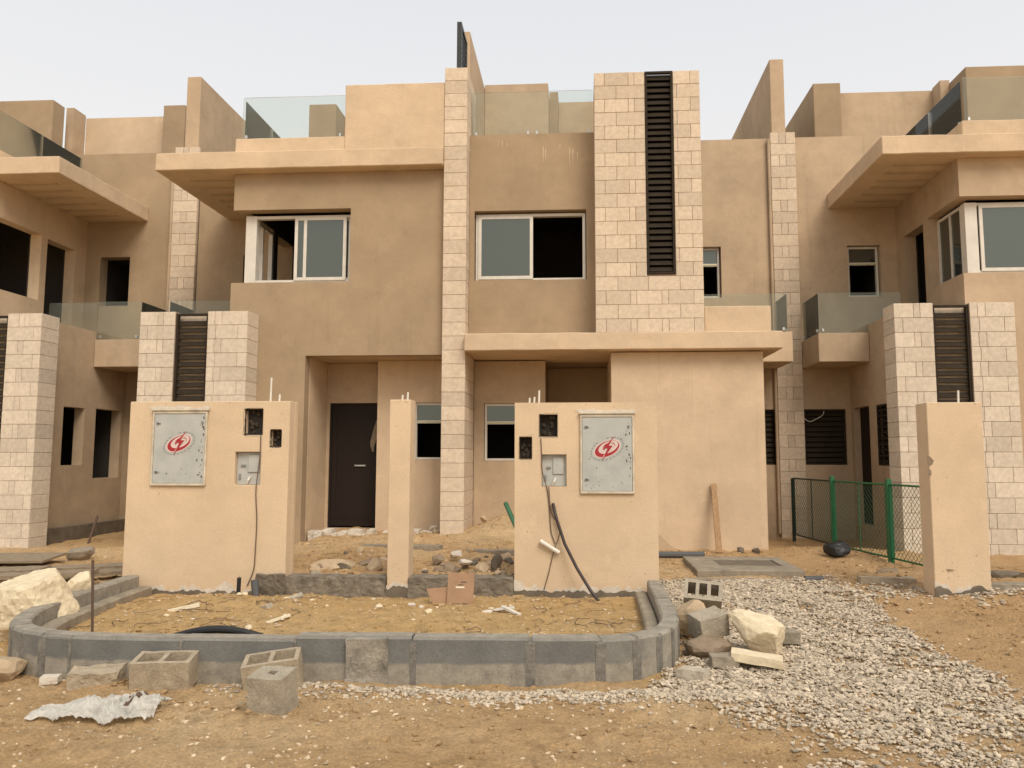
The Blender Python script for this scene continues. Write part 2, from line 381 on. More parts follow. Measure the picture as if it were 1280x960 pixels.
def scatter(name, mat, pts, label):
    """loose stones nobody could count: one mesh, each stone its own jittered lump"""
    rng = np.random.default_rng(3)
    t = (1+5**.5)/2
    ico = np.array([(-1, t, 0), (1, t, 0), (-1, -t, 0), (1, -t, 0), (0, -1, t), (0, 1, t), (0, -1, -t), (0, 1, -t), (t, 0, -1), (t, 0, 1), (-t, 0, -1), (-t, 0, 1)])/1.9
    fc = np.array([(0, 11, 5), (0, 5, 1), (0, 1, 7), (0, 7, 10), (0, 10, 11), (1, 5, 9), (5, 11, 4), (11, 10, 2), (10, 7, 6), (7, 1, 8), (3, 9, 4), (3, 4, 2), (3, 2, 6), (3, 6, 8), (3, 8, 9), (4, 9, 5), (2, 4, 11), (6, 2, 10), (8, 6, 7), (9, 8, 1)])
    n = len(pts); P = np.array(pts)                                        # x, y, z, r
    J = ico[None]*(1+rng.uniform(-.28, .28, (n, 12, 1)))
    J = J*rng.uniform([.7, .5, .3], [1.45, 1.0, .7], (n, 3))[:, None, :]
    a = rng.uniform(0, 6.28, n); b = rng.uniform(-.6, .6, n)
    x, y, z = J[..., 0], J[..., 1], J[..., 2]
    y2 = y*np.cos(b)[:, None]-z*np.sin(b)[:, None]; z2 = y*np.sin(b)[:, None]+z*np.cos(b)[:, None]
    x3 = x*np.cos(a)[:, None]-y2*np.sin(a)[:, None]; y3 = x*np.sin(a)[:, None]+y2*np.cos(a)[:, None]
    V = np.stack([x3, y3, z2], -1)*P[:, 3][:, None, None] + P[:, None, :3]
    Fq = (fc[None]+np.arange(n)[:, None, None]*12).reshape(-1, 3)
    me = bpy.data.meshes.new(name); me.from_pydata(V.reshape(-1, 3).tolist(), [], Fq.tolist()); me.materials.append(mat)
    o = bpy.data.objects.new(name, me); COL.objects.link(o); return tag(o, label, {'gravel': 'gravel', 'earth_clods': 'clods'}.get(name, 'pebbles'), None, 'stuff')
rg = random.Random(11)
GP = [(.92, 9.55), (2.95, 9.6), (3.0, 8.4), (2.75, 7.2), (2.85, 6.4), (2.95, 5.6), (3.0, 4.9), (3.05, 4.3), (2.6, 3.9), (1.7, 3.9), (1.25, 4.15), (1.3, 4.75), (.95, 5.25), (.45, 5.45), (.86, 6.2)]
pts = []
while len(pts) < 42000:
    x, y = rg.uniform(.3, 3.5), rg.uniform(3.6, 9.8); q = Vector((x*1.6, y*1.6, 2)); j = .16*noise.noise(q)+.10*noise.noise(q*3.5)
    sg_ = .05+.16*ss(5.6, 4.2, y)
    if not inpoly(x+j+rg.gauss(0, sg_), y+.8*j+rg.gauss(0, sg_), GP): continue
    if y < 5.3 and rg.random() < .62*ss(5.3, 4.1, y)+.4*(noise.noise(q*1.3) < -.02): continue
    if 2.4 < x and rg.random() < .3: continue
    r = rg.uniform(.007, .019)*(1 if rg.random() < .95 else 1.6); pts.append((x, y, gh(x, y)+r*.25+rg.random()*.014, r))
# the strip of the same crushed stone along the foot of the kerb, and strays
while len(pts) < 44600:
    x, y = rg.uniform(-2.6, .75), 5.48-abs(rg.gauss(0, .13)); y += .06*noise.noise(Vector((x*2, 0, 1)))
    if rg.random() > ss(-2.8, -.2, x)*.8+.12: continue
    r = rg.uniform(.007, .020); pts.append((x, y, gh(x, y)+r*.3, r))
while len(pts) < 45500:
    x, y = 3.9+abs(rg.gauss(0, .9)), 8.25+rg.gauss(0, .14); r = rg.uniform(.01, .03); pts.append((x, y, gh(x, y)+r*.3, r))
while len(pts) < 45800:
    x, y = rg.gauss(3.2, .35), rg.gauss(8.7, .25); r = rg.uniform(.012, .035); pts.append((x, y, gh(x, y)+r*.3, r))
scatter('gravel', GRAVEL, pts, 'crushed grey and white gravel spread beside the kerb')
pts = []
while len(pts) < 6000:
    x, y = rg.uniform(-6.5, 5.5), rg.uniform(3.0, 9.0)
    if noise.noise(Vector((x*.9, y*1.3, 7)))+.35*noise.noise(Vector((x*4, y*4, 3))) < rg.uniform(-.35, .45): continue
    if x > 1.6 and y > 5 and rg.random() < .6: continue
    r = rg.choice((.004, .005, .005, .006, .007, .009, .011, .014, .018)); pts.append((x, y, gh(x, y)+r*.15, r))
while len(pts) < 7500:
    x, y = rg.uniform(-8, 4.5), rg.uniform(8.8, 13.6); r = rg.uniform(.006, .02); pts.append((x, y, gh(x, y)+r*.1, r))
scatter('scattered_pebbles', PEBB, pts, 'pale pebbles and grit scattered over the sand')

pts = []
while len(pts) < 14000:
    x, y = rg.uniform(-7, 5.5), rg.uniform(3.0, 13.5)
    if noise.noise(Vector((x*.8, y*1.1, 17)))+.5*noise.noise(Vector((x*3, y*3, 13))) < rg.uniform(-.5, .5): continue
    r = rg.choice((.006, .008, .01, .012, .015, .02, .03)); pts.append((x, y, gh(x, y)+r*.1, r))
scatter('earth_clods', GROUND, pts, 'small clods of the same sandy earth lying loose on the ground')
# ------------------------------------------------------------------ stone cladding
def clad(parent, name, mat, x0, x1, yf, yb, z0, z1, courseA, courseB, hole=None, ch=.2345, topA=True, flip=False):
    """coursed ashlar over a pier: one mesh of separate stones with open joints, and the mortar core seen in the joints"""
    W = x1-x0; m = MB(); g = .0026; z = z1; k = 0 if topA else 1
    while z > z0+.02:
        zb = max(z0, z-ch); J = [j for j in (courseA if k % 2 == 0 else courseB) if .02 < j < W-.02]
        if flip: J = [W-j for j in J]
        E = sorted([0]+J+[W])
        for a, b in zip(E, E[1:]):
            segs = [(a, b)]
            if hole and zb < hole[3]-.02 and z > hole[2]+.02:
                ha, hb = hole[0]-x0, hole[1]-x0; segs = []
                if a < ha: segs.append((a, min(b, ha)))
                if b > hb: segs.append((max(a, hb), b))
            for p, q in segs:
                if q-p < .015: continue
                o = random.uniform(-.0025, .0025)
                m.box(x0+p+(g if p > 0 else 0), x0+q-(g if q < W else 0), yf+o, yb, zb+g, z-g)
        z = zb; k += 1
    m.build(name, mat, parent, bevel=.004)
    c = MB().wall('y', x0+.012, x1-.012, z0+.004, z1-.01, yf+.014, yb-.012, [hole] if hole else []); c.build('mortar_core', MORTAR, parent)
def louver(parent, x0, x1, yf, z0, z1, pitch=.106, gap_top=True):
    f = .035; m = MB()
    if x0 > x1: x0, x1 = x1, x0
    m.wall('y', x0, x1, z0, z1, yf, yf+.06, [(x0+f, x1-f, z0+f, z1-f)])
    lv = m.build('louver', LOUV, parent)
    s = MB(); z = z0+f+pitch*.5
    while z < z1-f-pitch*.3:
        M = Matrix.Translation((0, yf+.055, z)) @ Matrix.Rotation(R(66), 4, 'X')
        s.box(x0+f+.001, x1-f-.001, -.043, .043, -.007, .007, M); z += pitch
    s.build('slats', LOUV, lv)
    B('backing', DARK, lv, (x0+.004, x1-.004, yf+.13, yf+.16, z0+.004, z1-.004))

# ------------------------------------------------------------------ windows
def rect_frame(m, x0, x1, z0, z1, y0, y1, t): return m.wall('y', x0, x1, z0, z1, y0, y1, [(x0+t, x1-t, z0+t, z1-t)])
def win_front(parent, x0, x1, z0, z1, y, sashes, t=.05, tape=None, name='window'):
    """sashes: (x0, x1, offset in depth)"""
    if x0 > x1: x0, x1 = x1, x0
    w = rect_frame(MB(), x0, x1, z0, z1, y, y+.09, t).build(name, FRAME, parent)
    for a, b, d in sashes:
        if a > b: a, b = b, a
        s = rect_frame(MB(), a, b, z0+t*.7, z1-t*.7, y+d, y+d+.032, .055).build('sash', FRAME, w)
        B('pane', PANE, w, (a+.054, b-.054, y+d+.012, y+d+.019, z0+t*.7+.054, z1-t*.7-.054))
    if tape: B('tape', YEL, w, (x0+t*.8, x1-t*.8, y+.02, y+.05, tape, tape+.045))
    return w
def small_window(parent, x0, x1, z0, z1, y):
    """sash window with the pane only in its upper third and the lower light still open"""
    if x0 > x1: x0, x1 = x1, x0
    zm = z1-(z1-z0)*.36; t = .04
    w = MB().wall('y', x0, x1, z0, z1, y, y+.07, [(x0+t, x1-t, z0+t, zm), (x0+t, x1-t, zm+.05, z1-t)]).build('window', FRAME, parent)
    B('pane', PANE, w, (x0+t-.003, x1-t+.003, y+.03, y+.038, zm+.047, z1-t+.003))
    B('tape', YEL, w, (x0+t+.002, x1-t-.002, y-.003, y+.012, zm+.012, zm+.03)); return w
def glass_panels(parent, axis, u0, u1, w, z0, z1, n=1):
    """axis 'y': u along x at depth w; axis 'x': u along y at x = w"""
    if u0 > u1: u0, u1 = u1, u0
    r = None; L = (u1-u0)/n
    for i in range(n):
        a, b = u0+i*L+.006, u0+(i+1)*L-.006; m = MB()
        m.box(a, b, w-.006, w+.006, z0, z1) if axis == 'y' else m.box(w-.006, w+.006, a, b, z0, z1)
        r = m.build('glass_railing', GLASS, parent)
        for q in (a+.07, b-.07):                                           # the steel clamps that hold the sheet
            c = MB()
            c.box(q-.02, q+.02, w-.022, w+.022, z0+.03, z0+.09) if axis == 'y' else c.box(w-.022, w+.022, q-.02, q+.02, z0+.03, z0+.09)
            c.build('clamp', STEEL, r, bevel=.004)
    return r

# ------------------------------------------------------------------ houses
WZ0, WZ1 = 4.64, 5.84
class Rooms:
    def __init__(s, root): s.root = root
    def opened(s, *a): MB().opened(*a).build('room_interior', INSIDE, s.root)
def wing(root, a, s, P, windows):
    """one half of a town house, d metres in from its party wall"""
    x = lambda d: a+s*d
    front, side, back = P
    E = 5.9                                                                 # the pier between the two halves
    # street wall of the upper room with its corner window and, below, the ground floor
    holes = [(x(2.0), x(4.26), WZ0-.03, WZ1+.06)]
    if windows == 'centre': holes.append((x(3.53), x(5.88), -1, 3.33))
    m = MB().wall('y', x(2.18), x(E), -.3, 6.55, 12.75, 12.97, holes); m.build('wall', front, root)
    sh = [(12.0, 13.95, WZ0-.03, WZ1+.06), (14.12, 14.95, 3.66, 5.86)]
    MB().wall('x', 12.975, 15.3, 3.62, 6.55, x(2.18), x(2.40), sh).build('wall', side, root)
    MB().wall('x', 12.99, 15.19, 3.63, 6.54, x(2.402), x(2.43), [(12.9, 13.95, WZ0-.03, WZ1+.06), (14.12, 14.95, 3.66, 5.86)]).build('shade_lining', INSIDE, root)  # dark sheet added over the brown wall back, room shade as its colour
    # ground-floor side wall with its parapet
    gh_ = [(13.42, 14.02, 1.46, 2.53), (14.36, 15.18, .36 if windows != 'left' else 1.2, 2.55)]
    MB().wall('x', 12.82, 15.3, -.3, 4.03, x(1.17), x(1.37), gh_).build('wall', side if windows != 'left' else MID, root)
    B('terrace_floor', CONC, root, (x(1.375), x(E), 12.98, 15.29, 3.40, 3.615))
    # set-back wall with window
    bh = [(x(1.22), x(1.86), 4.76, 5.80)]
    if windows == 'right': bh.append((x(.27), x(1.07), 1.46, 2.54))
    MB().wall('y', x(.24), x(E), -.3, 8.05, 15.3, 15.55, bh).build('wall', back, root)
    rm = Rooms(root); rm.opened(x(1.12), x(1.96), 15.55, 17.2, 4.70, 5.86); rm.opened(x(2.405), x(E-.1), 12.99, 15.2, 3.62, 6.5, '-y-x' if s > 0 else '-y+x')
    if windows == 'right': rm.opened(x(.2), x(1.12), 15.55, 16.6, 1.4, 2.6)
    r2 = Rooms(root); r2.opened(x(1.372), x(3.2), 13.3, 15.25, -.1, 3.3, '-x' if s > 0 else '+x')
    # roof canopy: flat slab with battens on its underside
    c = MB().box(x(.87), x(E+.0), 12.5, 15.297, 6.553, 6.86); cp = c.build('canopy', CREAM, root, bevel=.012, rough=.009, step=.11)
    b = MB()
    for i in range(6): yy = 12.95+i*.37; b.box(x(1.25), x(2.15), yy, yy+.10, 6.538, 6.556)
    b.build('batten', MID, cp)
    # parapets and glass of the roof terrace
    B('parapet', CREAM, root, (x(2.22), x(4.16), 12.62, 12.80, 6.85, 7.14), bevel=.012, rough=.008)
    B('parapet', CREAM, root, (x(4.16), x(E), 12.615, 12.80, 6.85, 8.06), bevel=.012, rough=.008)
    B('parapet', CREAM, root, (x(2.22), x(2.40), 12.803, 15.29, 6.858, 7.13))
    glass_panels(root, 'y', x(2.30), x(4.13), 12.71, 7.14, 7.92, 1)
    glass_panels(root, 'x', 12.80, 15.2, x(2.31), 7.13, 7.90, 2)
    # stone pylon with louver in front of the ground floor
    py = MB(); X0, X1 = sorted((x(.86), x(2.70))); h0, h1 = sorted((x(1.46), x(2.02)))
    A_ = [.10, .44, .53, 1.22+.10, 1.22+.44] if False else [.30, .40, 1.28, 1.40]; B_ = [.13, .60, 1.30, 1.68]
    pp = B('pylon', STONEP, root, (X0+.02, X1-.02, 12.45, 12.747, -.2, 4.0))
    clad(pp, 'cladding', STONEP, X0, X1, 12.3, 12.744, .09, 4.03, A_, B_, (h0, h1, 1.1, 4.5), flip=s < 0)
    louver(pp, h0+.004, h1-.004, 12.335, 1.104, 4.0, .115)
    # side balcony
    bb = MB(); bb.box(x(.26), x(1.165), 14.2, 15.295, 3.34, 3.87)
    bl = bb.build('balcony', MID, root, bevel=.008)
    glass_panels(bl, 'y', x(.28), x(1.16) if windows == 'left' else x(1.78), 14.24, 3.868, 4.62, 1)
    glass_panels(bl, 'x', 14.25, 15.2, x(.285), 3.868, 4.61, 1)
    if windows == 'left': glass_panels(root, 'y', x(1.17), x(2.15), 14.24, 3.87, 4.61, 1)
    # windows
    if windows != 'left':
        w0 = x(2.34)
        if windows == 'centre': sash = [(x(3.22), x(4.14), -.02), (x(3.30), x(4.22), .035)]
        else: sash = [(x(2.56), x(3.45), -.02), (x(3.40), x(4.22), .035)]
        w = win_front(root, x(2.34), x(4.24), WZ0, WZ1, 12.93, sash)
        if windows == 'centre': B('stile', FRAME, w, (x(3.38), x(3.435), 12.913, 12.9215, WZ0+.09, WZ1-.09))
        B('corner_post', FRAME, w, (x(2.335), x(2.53), 12.92, 13.06, WZ0-.002, WZ1+.003))
        sd = MB().wall('x', 13.06, 13.94, WZ0, WZ1, x(2.345), x(2.42), [(13.12, 13.46, WZ0+.05, WZ1-.05), (13.50, 13.88, WZ0+.05, WZ1-.05)]); sd.build('window', FRAME, root)
        if windows == 'right': B('pane', PANE, w, (x(2.37), x(2.378), 13.11, 13.47, WZ0+.045, WZ1-.045), (x(2.37), x(2.378), 13.49, 13.89, WZ0+.045, WZ1-.045))
        small_window(root, x(1.24), x(1.84), 4.77, 5.79, 15.40)
    if windows == 'right':
        louver(root, x(.275), x(1.065), 15.33, 1.465, 2.535, .10)
        louver_side(root, x(1.19), 13.43, 14.01, 1.47, 2.52)
        B('door', DOOR, root, (x(1.30), x(1.34), 14.362, 15.178, .36, 2.547))
    B('back_wall', MID, root, (x(.3), x(E+.3), 19.6, 19.8, -.3, 8.0))
    B('roof', CONC, root, (x(.3), x(E+.3), 15.56, 19.59, 6.6, 6.8))
def louver_side(parent, xf, y0, y1, z0, z1):
    f = .03; lv = MB().wall('x', y0, y1, z0, z1, xf-.02, xf+.03, [(y0+f, y1-f, z0+f, z1-f)]).build('louver', LOUV, parent)
    s = MB(); z = z0+.07
    while z < z1-.05:
        M = Matrix.Translation((xf+.012, 0, z)) @ Matrix.Rotation(R(-32), 4, 'Y'); s.box(-.04, .04, y0+f+.001, y1-f-.001, -.007, .007, M); z += .1
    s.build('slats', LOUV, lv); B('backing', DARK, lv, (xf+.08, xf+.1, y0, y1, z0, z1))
def party(root, xa, xb, fx0, fx1):
    pw = B('party_wall', MID, root, (fx0, fx1, 15.30, 19.6, 8.06, 9.72), bevel=.01)
    st = B('stone_strip', STONE, root, (xa+.02, xb-.02, 15.29, 15.6, -.2, 8.0))
    clad(st, 'cladding', STONE, xa, xb, 15.22, 15.297, .04, 8.13, [.17, .30], [], None)
    m = MB(); m.tube([(xa-.035, 15.24, .15), (xa-.035, 15.24, 8.0)], .03, 10); m.build('downpipe', MID, root)
def penthouse(root, x, d_big0, d_big1, d_m2, big_d=(7.9, 12), extra=None): ...

# --- centre house
H = thing('town_house', 'middle tan house with tall stone tower and blade pier behind the two meter walls', 'house', (-2.1, 12.7, 0))
wing(H, -8.2, 1, (BROWN, BROWN, BROWN), 'centre')
# pier between the halves
bl = B('pier', STONE, H, (-2.275, -1.925, 12.65, 13.66, .0, 8.25))
clad(bl, 'cladding', STONE, -2.295, -1.905, 12.6, 13.68, .31, 8.31, [], [], None)
sc = MB(); x0, x1 = -2.11, -2.03
sc.wall('x', 12.70, 13.40, 8.32, 9.20, x0, x1, [(12.80, 13.34, 8.40, 9.14)])
scr = sc.build('roof_screen', BLACKM, H)
s = MB()
for i in range(8): s.box(x0+.02, x1-.02, 12.801, 13.339, 8.42+i*.092, 8.46+i*.092)
s.build('slats', BLACKM, scr)
B('party_wall', MID, H, (-2.20, -2.06, 13.9, 19.6, 6.8, 9.72), bevel=.01)
# entrance recess of the left half
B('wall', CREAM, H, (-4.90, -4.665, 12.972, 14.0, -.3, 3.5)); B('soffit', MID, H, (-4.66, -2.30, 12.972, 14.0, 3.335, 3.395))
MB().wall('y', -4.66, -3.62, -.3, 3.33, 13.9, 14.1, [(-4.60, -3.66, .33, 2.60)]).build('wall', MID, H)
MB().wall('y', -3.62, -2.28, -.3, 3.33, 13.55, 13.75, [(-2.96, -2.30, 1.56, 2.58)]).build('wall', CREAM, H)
small_window(H, -2.95, -2.31, 1.565, 2.575, 13.60)
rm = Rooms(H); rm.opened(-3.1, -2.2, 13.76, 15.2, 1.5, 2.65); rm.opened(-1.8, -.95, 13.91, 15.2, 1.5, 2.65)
dr = B('door', DOOR, H, (-4.57, -3.69, 13.955, 14.0, .36, 2.57))
MB().wall('y', -4.60, -3.66, .345, 2.60, 13.93, 13.98, [(-4.565, -3.695, 0, 2.565)]).build('door_frame', DOOR, dr)
B('handle', STEEL, dr, (-4.13, -3.92, 13.928, 13.95, 1.44, 1.47), bevel=.004)
MB().wall('y', -4.55, -3.72, .5, 2.5, 13.948, 13.957, [(-4.47, -3.80, .6, 2.42)]).build('door_trim', DOOR, dr)
sh = MB(); n = 9
for i in range(n): t = i/(n-1); sh.box(-3.80+.05*math.sin(t*6)-.03*t, -3.72-.02*t, 13.90, 13.935, 1.75+t*.05*0+.075*i-.0, 1.825+.075*i)
# a torn piece of protective film still hanging from the door
fm = MB(); col = [(-3.72, 2.28, .02), (-3.745, 2.15, .03), (-3.76, 2.02, .05), (-3.79, 1.9, .05), (-3.80, 1.8, .03), (-3.79, 1.70, .01)]
V = [];
for cx_, cz_, w_ in col: V += [(cx_-w_, 13.925+.01*math.sin(cz_*20), cz_), (cx_+w_, 13.935, cz_), (cx_-w_, 13.93+.01*math.sin(cz_*20), cz_), (cx_+w_, 13.94, cz_)]
F_ = []
for i in range(5):
    k = 4*i; F_ += [(k, k+1, k+5, k+4), (k+2, k+6, k+7, k+3)]
fm.add(V, F_).build('torn_film', PLANK, dr)
# lower wall and second entrance of the right half
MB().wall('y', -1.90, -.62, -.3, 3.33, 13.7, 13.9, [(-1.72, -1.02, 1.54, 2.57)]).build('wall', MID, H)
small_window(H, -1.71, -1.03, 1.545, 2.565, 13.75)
B('wall', BROWN, H, (-.82, -.625, 13.902, 15.0, -.3, 3.33)); B('wall', BROWN, H, (-.62, .52, 14.9, 15.1, -.3, 3.33))  # brown instead of a lighter render: the recess's deep shade as colour
B('door', DOOR, H, (-.45, .45, 14.85, 14.895, .3, 2.55))
# garage block
MB().wall('y', .52, 3.0, -.3, 3.335, 12.7, 12.9).build('garage_wall', CREAM, H)
B('wall', CREAM, H, (.52, .72, 12.902, 15.2, -.3, 3.335)); B('wall', MID, H, (2.8, 3.0, 12.902, 15.297, -.3, 3.335))
dp = []; px_ = .56
while px_ < 1.9: t_ = (px_-.56)/1.34; dp.append((px_, .06+.60*math.exp(-((t_-.25)/.34)**2)+.03*noise.noise(Vector((px_*6, 2, 0))))); px_ += .04
MB().prism_y(dp+[(1.9, .0), (.56, .0)], 12.694, 12.699).build('damp_patch', plaster('damp_render', (.49, .37, .24), .12, .05), H)
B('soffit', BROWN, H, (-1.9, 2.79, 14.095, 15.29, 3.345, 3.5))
# slab over the ground floor, with a ragged plaster line on its upper edge
sl = B('slab', CREAM, H, (-1.90, 3.27, 12.45, 14.09, 3.352, 3.635), bevel=.012, rough=.009)
rag = MB(); pz = []; xx = -1.88
while xx < .22: pz.append((xx, 3.63+.025+.03*noise.noise(Vector((xx*3, 1, 0)))+(.03 if xx > -1.0 else 0))); xx += .06
rag.prism_y(pz+[(pz[-1][0], 3.62), (-1.88, 3.62)], 12.925, 12.949); rag.build('plaster_edge', CREAM, sl)
B('balcony', CREAM, H, (1.9, 3.87, 14.1, 15.21, 3.335, 3.885), bevel=.008)
B('parapet', CREAM, H, (2.05, 3.13, 12.62, 12.80, 3.625, 4.08), bevel=.01, rough=.008)
glass_panels(H, 'y', 2.0, 3.80, 14.15, 3.883, 4.60, 1); glass_panels(H, 'x', 14.18, 15.1, 3.80, 3.883, 4.60, 1)
# upper panel with sliding window
MB().wall('y', -1.90, .30, 3.63, 7.24, 12.95, 13.15, [(-1.815, .125, 4.64, 5.87)]).build('wall', BROWN, H)
win_front(H, -1.80, .11, 4.645, 5.84, 13.06, [(-1.755, -.80, -.02)])
rm = Rooms(H); rm.opened(-1.88, .2, 13.16, 15.2, 4.3, 6.2)
glass_panels(H, 'y', -1.88, .26, 13.05, 7.24, 8.06, 2)
dm = MB(); rn = random.Random(12)
for (px_, py_, h_) in ((679, 183, 26), (682, 186, 18), (712, 184, 30), (716, 186, 22), (700, 180, 10), (628, 176, 12), (634, 178, 8), (722, 190, 12)):
    X, Z = atY(px_, py_, 12.95); L = h_*.0132; pts_d = [(X-.006+rn.uniform(-.003, .003), Z), (X+.008, Z-.02), (X+.004, Z-L*.5), (X+.001, Z-L), (X-.004, Z-L*.6)]
    dm.prism_y(pts_d, 12.9465, 12.949)
dm.build('paint_drip', CREAM, H)
# stone tower with tall louver
tw = B('tower', STONE, H, (.30, 1.98, 12.62, 13.3, 3.64, 8.0))
clad(tw, 'cladding', STONE, .27, 2.03, 12.5, 13.35, 3.64, 8.085, [.17, .57, .67, 1.08, 1.19, 1.60], [.365, .865, 1.38], (1.115, 1.585, 4.6, 9))
louver(tw, 1.118, 1.582, 12.49, 4.604, 8.08, .106)
# set-back wall of the right half
MB().wall('y', .3, 3.86, -.3, 8.04, 15.3, 15.55, [(2.28, 2.84, 4.78, 5.82), (3.30, 3.84, 1.46, 2.54)]).build('wall', MID, H)
small_window(H, 2.30, 2.82, 4.79, 5.81, 15.40); rm = Rooms(H); rm.opened(2.2, 2.9, 15.55, 17, 4.7, 5.9); rm.opened(3.25, 3.85, 15.55, 16.5, 1.4, 2.6)
louver(H, 3.305, 3.835, 15.33, 1.465, 2.535, .10)
# roof stair rooms
B('stair_room', BROWN, H, (-6.08, -5.46, 16.4, 19.5, 6.8, 9.56), bevel=.01); B('stair_room', MID, H, (-5.455, -2.3, 17.3, 19.5, 6.8, 9.84))
B('stair_room', MID, H, (-2.055, -.66, 16.15, 19.5, 6.8, 9.78), bevel=.01); B('stair_room', BROWN, H, (-.657, -.46, 16.9, 19.5, 6.8, 9.94)); B('stair_room', MID, H, (-.457, 1.7, 17.3, 19.5, 6.8, 9.88))
B('back_wall', MID, H, (-2.0, 3.86, 19.6, 19.8, -.3, 8.0)); B('roof', CONC, H, (-1.85, .25, 13.16, 15.29, 6.6, 6.8)); B('roof', CONC, H, (-1.85, 3.8, 15.56, 19.59, 6.6, 6.8))
vt = MB().tube([(-5.15, 17.27, 8.05), (-5.15, 17.22, 8.05)], .05, 12); vt.tube([(-5.15, 17.27, 8.30), (-5.15, 17.22, 8.30)], .045, 12); vt.build('vent', STEEL, H)

# --- right house
HR = thing('town_house', 'right tan house with white corner window, beside the green mesh fence', 'house', (8.5, 12.7, 0))
wing(HR, 4.1, 1, (MID, MID, MID), 'right')
party(HR, 3.86, 4.35, 3.91, 4.19)
B('stair_room', BROWN, HR, (5.3, 5.9, 17, 19.5, 6.8, 10.02), bevel=.01); B('parapet', MID, HR, (5.903, 8.2, 17.3, 17.5, 6.8, 9.92))
B('stair_room', MID, HR, (8.04, 8.24, 16.9, 17.29, 6.8, 9.96)); B('stair_room', BROWN, HR, (8.245, 12.5, 16.2, 19.5, 6.8, 9.9), bevel=.01)
p = B('pier', STONE, HR, (10.02, 10.38, 12.65, 13.66, 0, 8.25)); clad(p, 'cladding', STONE, 10.0, 10.4, 12.6, 13.68, .31, 8.31, [], [], None)
B('wall', BROWN, HR, (10.4, 13.5, 12.95, 15.5, -.3, 7.24))
# --- left house
HL = thing('town_house', 'left tan house with raw unglazed window openings and a floating glass balcony', 'house', (-12.6, 12.7, 0))
wing(HL, -8.2, -1, (CREAM, CREAM, BROWN), 'left')
party(HL, -8.5, -7.98, -8.35, -8.05)
B('stair_room', BROWN, HL, (-9.83, -9.3, 17, 19.5, 6.8, 9.93), bevel=.01); B('parapet', CREAM, HL, (-11.93, -9.833, 17.3, 17.5, 6.8, 9.80))
B('stair_room', MID, HL, (-12.12, -11.935, 16.85, 17.29, 6.8, 9.86)); B('stair_room', BROWN, HL, (-16, -11.98, 16.2, 16.6, 6.8, 9.75), bevel=.01)
p = B('pier', STONE, HL, (-14.48, -14.12, 12.65, 13.66, 0, 8.25)); clad(p, 'cladding', STONE, -14.5, -14.1, 12.6, 13.68, .31, 8.31, [], [], None)
B('wall', BROWN, HL, (-17.6, -14.5, 12.95, 15.5, -.3, 7.24))
# concrete skirting and damp blocks along the left side wall
B('plinth', CONCD, HL, (-9.345, -9.22, 12.9, 15.28, -.1, .36))

# ------------------------------------------------------------------ boundary walls with meter cabinets
BY = 8.4
def rag_strip(x0, x1, zb, zt, y0, y1, seed, amp=.05):
    pts = []; x = x0
    while x < x1: pts.append((x, zt+amp*noise.noise(Vector((x*5, seed, 0)))+amp*.5*noise.noise(Vector((x*17, seed, 3))))); x += .03
    pts.append((x1, zt)); return MB().prism_y(pts+[(x1, zb), (x0, zb)], y0, y1)
def emblem(parent, cx, cz, y):
    """oval red swoosh with a bolt through it on a pale oval"""
    ca, sa = math.cos(R(24)), math.sin(R(24))
    def e(u, w): return (cx+u*ca-w*sa, cz+u*sa+w*ca)
    n = 40
    MB().prism_y([e(.158*math.cos(2*math.pi*i/n), .088*math.sin(2*math.pi*i/n)) for i in range(n)], y-.0022, y-.0002).build('emblem_backing', PINK, parent)
    m = MB()
    def ring(o, oc, i_, ic, q0, q1, yy, k=48):
        vs = []; fs = []
        for j in range(k+1):
            q = q0+(q1-q0)*j/k; c_, s2 = math.cos(q), math.sin(q)
            for (a_, b_), (u_, w_) in ((o, oc), (i_, ic)): X, Z = e(u_+a_*c_, w_+b_*s2); vs.append((X, yy, Z))
        for j in range(k): fs.append((2*j, 2*j+2, 2*j+3, 2*j+1))
        m.add(vs, fs)
    ring((.140, .078), (0, 0), (.114, .060), (.018, .010), 0, 2*math.pi, y-.0042)
    ring((.070, .042), (.026, .010), (.058, .033), (.032, .008), R(-30), R(190), y-.0046)
    bolt = [(.084, .142), (-.040, .004), (.006, .004), (-.062, -.135), (.062, .034), (.018, .032)]
    MB().prism_y([(cx+u*1.0+(.007 if u > 0 else -.006), cz+w*.88+(.0 if w > 0 else .0)) for u, w in bolt], y-.0056, y-.0048).build('bolt_outline', PINK, parent)
    m.prism_y([(cx+u, cz+w) for u, w in bolt], y-.0066, y-.0058)
    m.build('emblem', RED, parent)
    g = MB()
    for i in range(26):
        if i in (6, 7): continue
        q0 = 2*math.pi*i/26; q1 = q0+.13; a0, a1 = [(.178*math.cos(q), .105*math.sin(q)) for q in (q0, q1)]; b0, b1 = [(.190*math.cos(q), .114*math.sin(q)) for q in (q0, q1)]
        g.prism_y([e(*a0), e(*a1), e(*b1), e(*b0)], y-.0022, y-.0008)
    g.build('emblem_lettering', GREYL, parent)
def px_rect(x0, x1, y0, y1, Y=BY):
    return X_(x0, y0, Y), X_(x1, y0, Y), Z_(x0, y1, Y), Z_(x0, y0, Y)
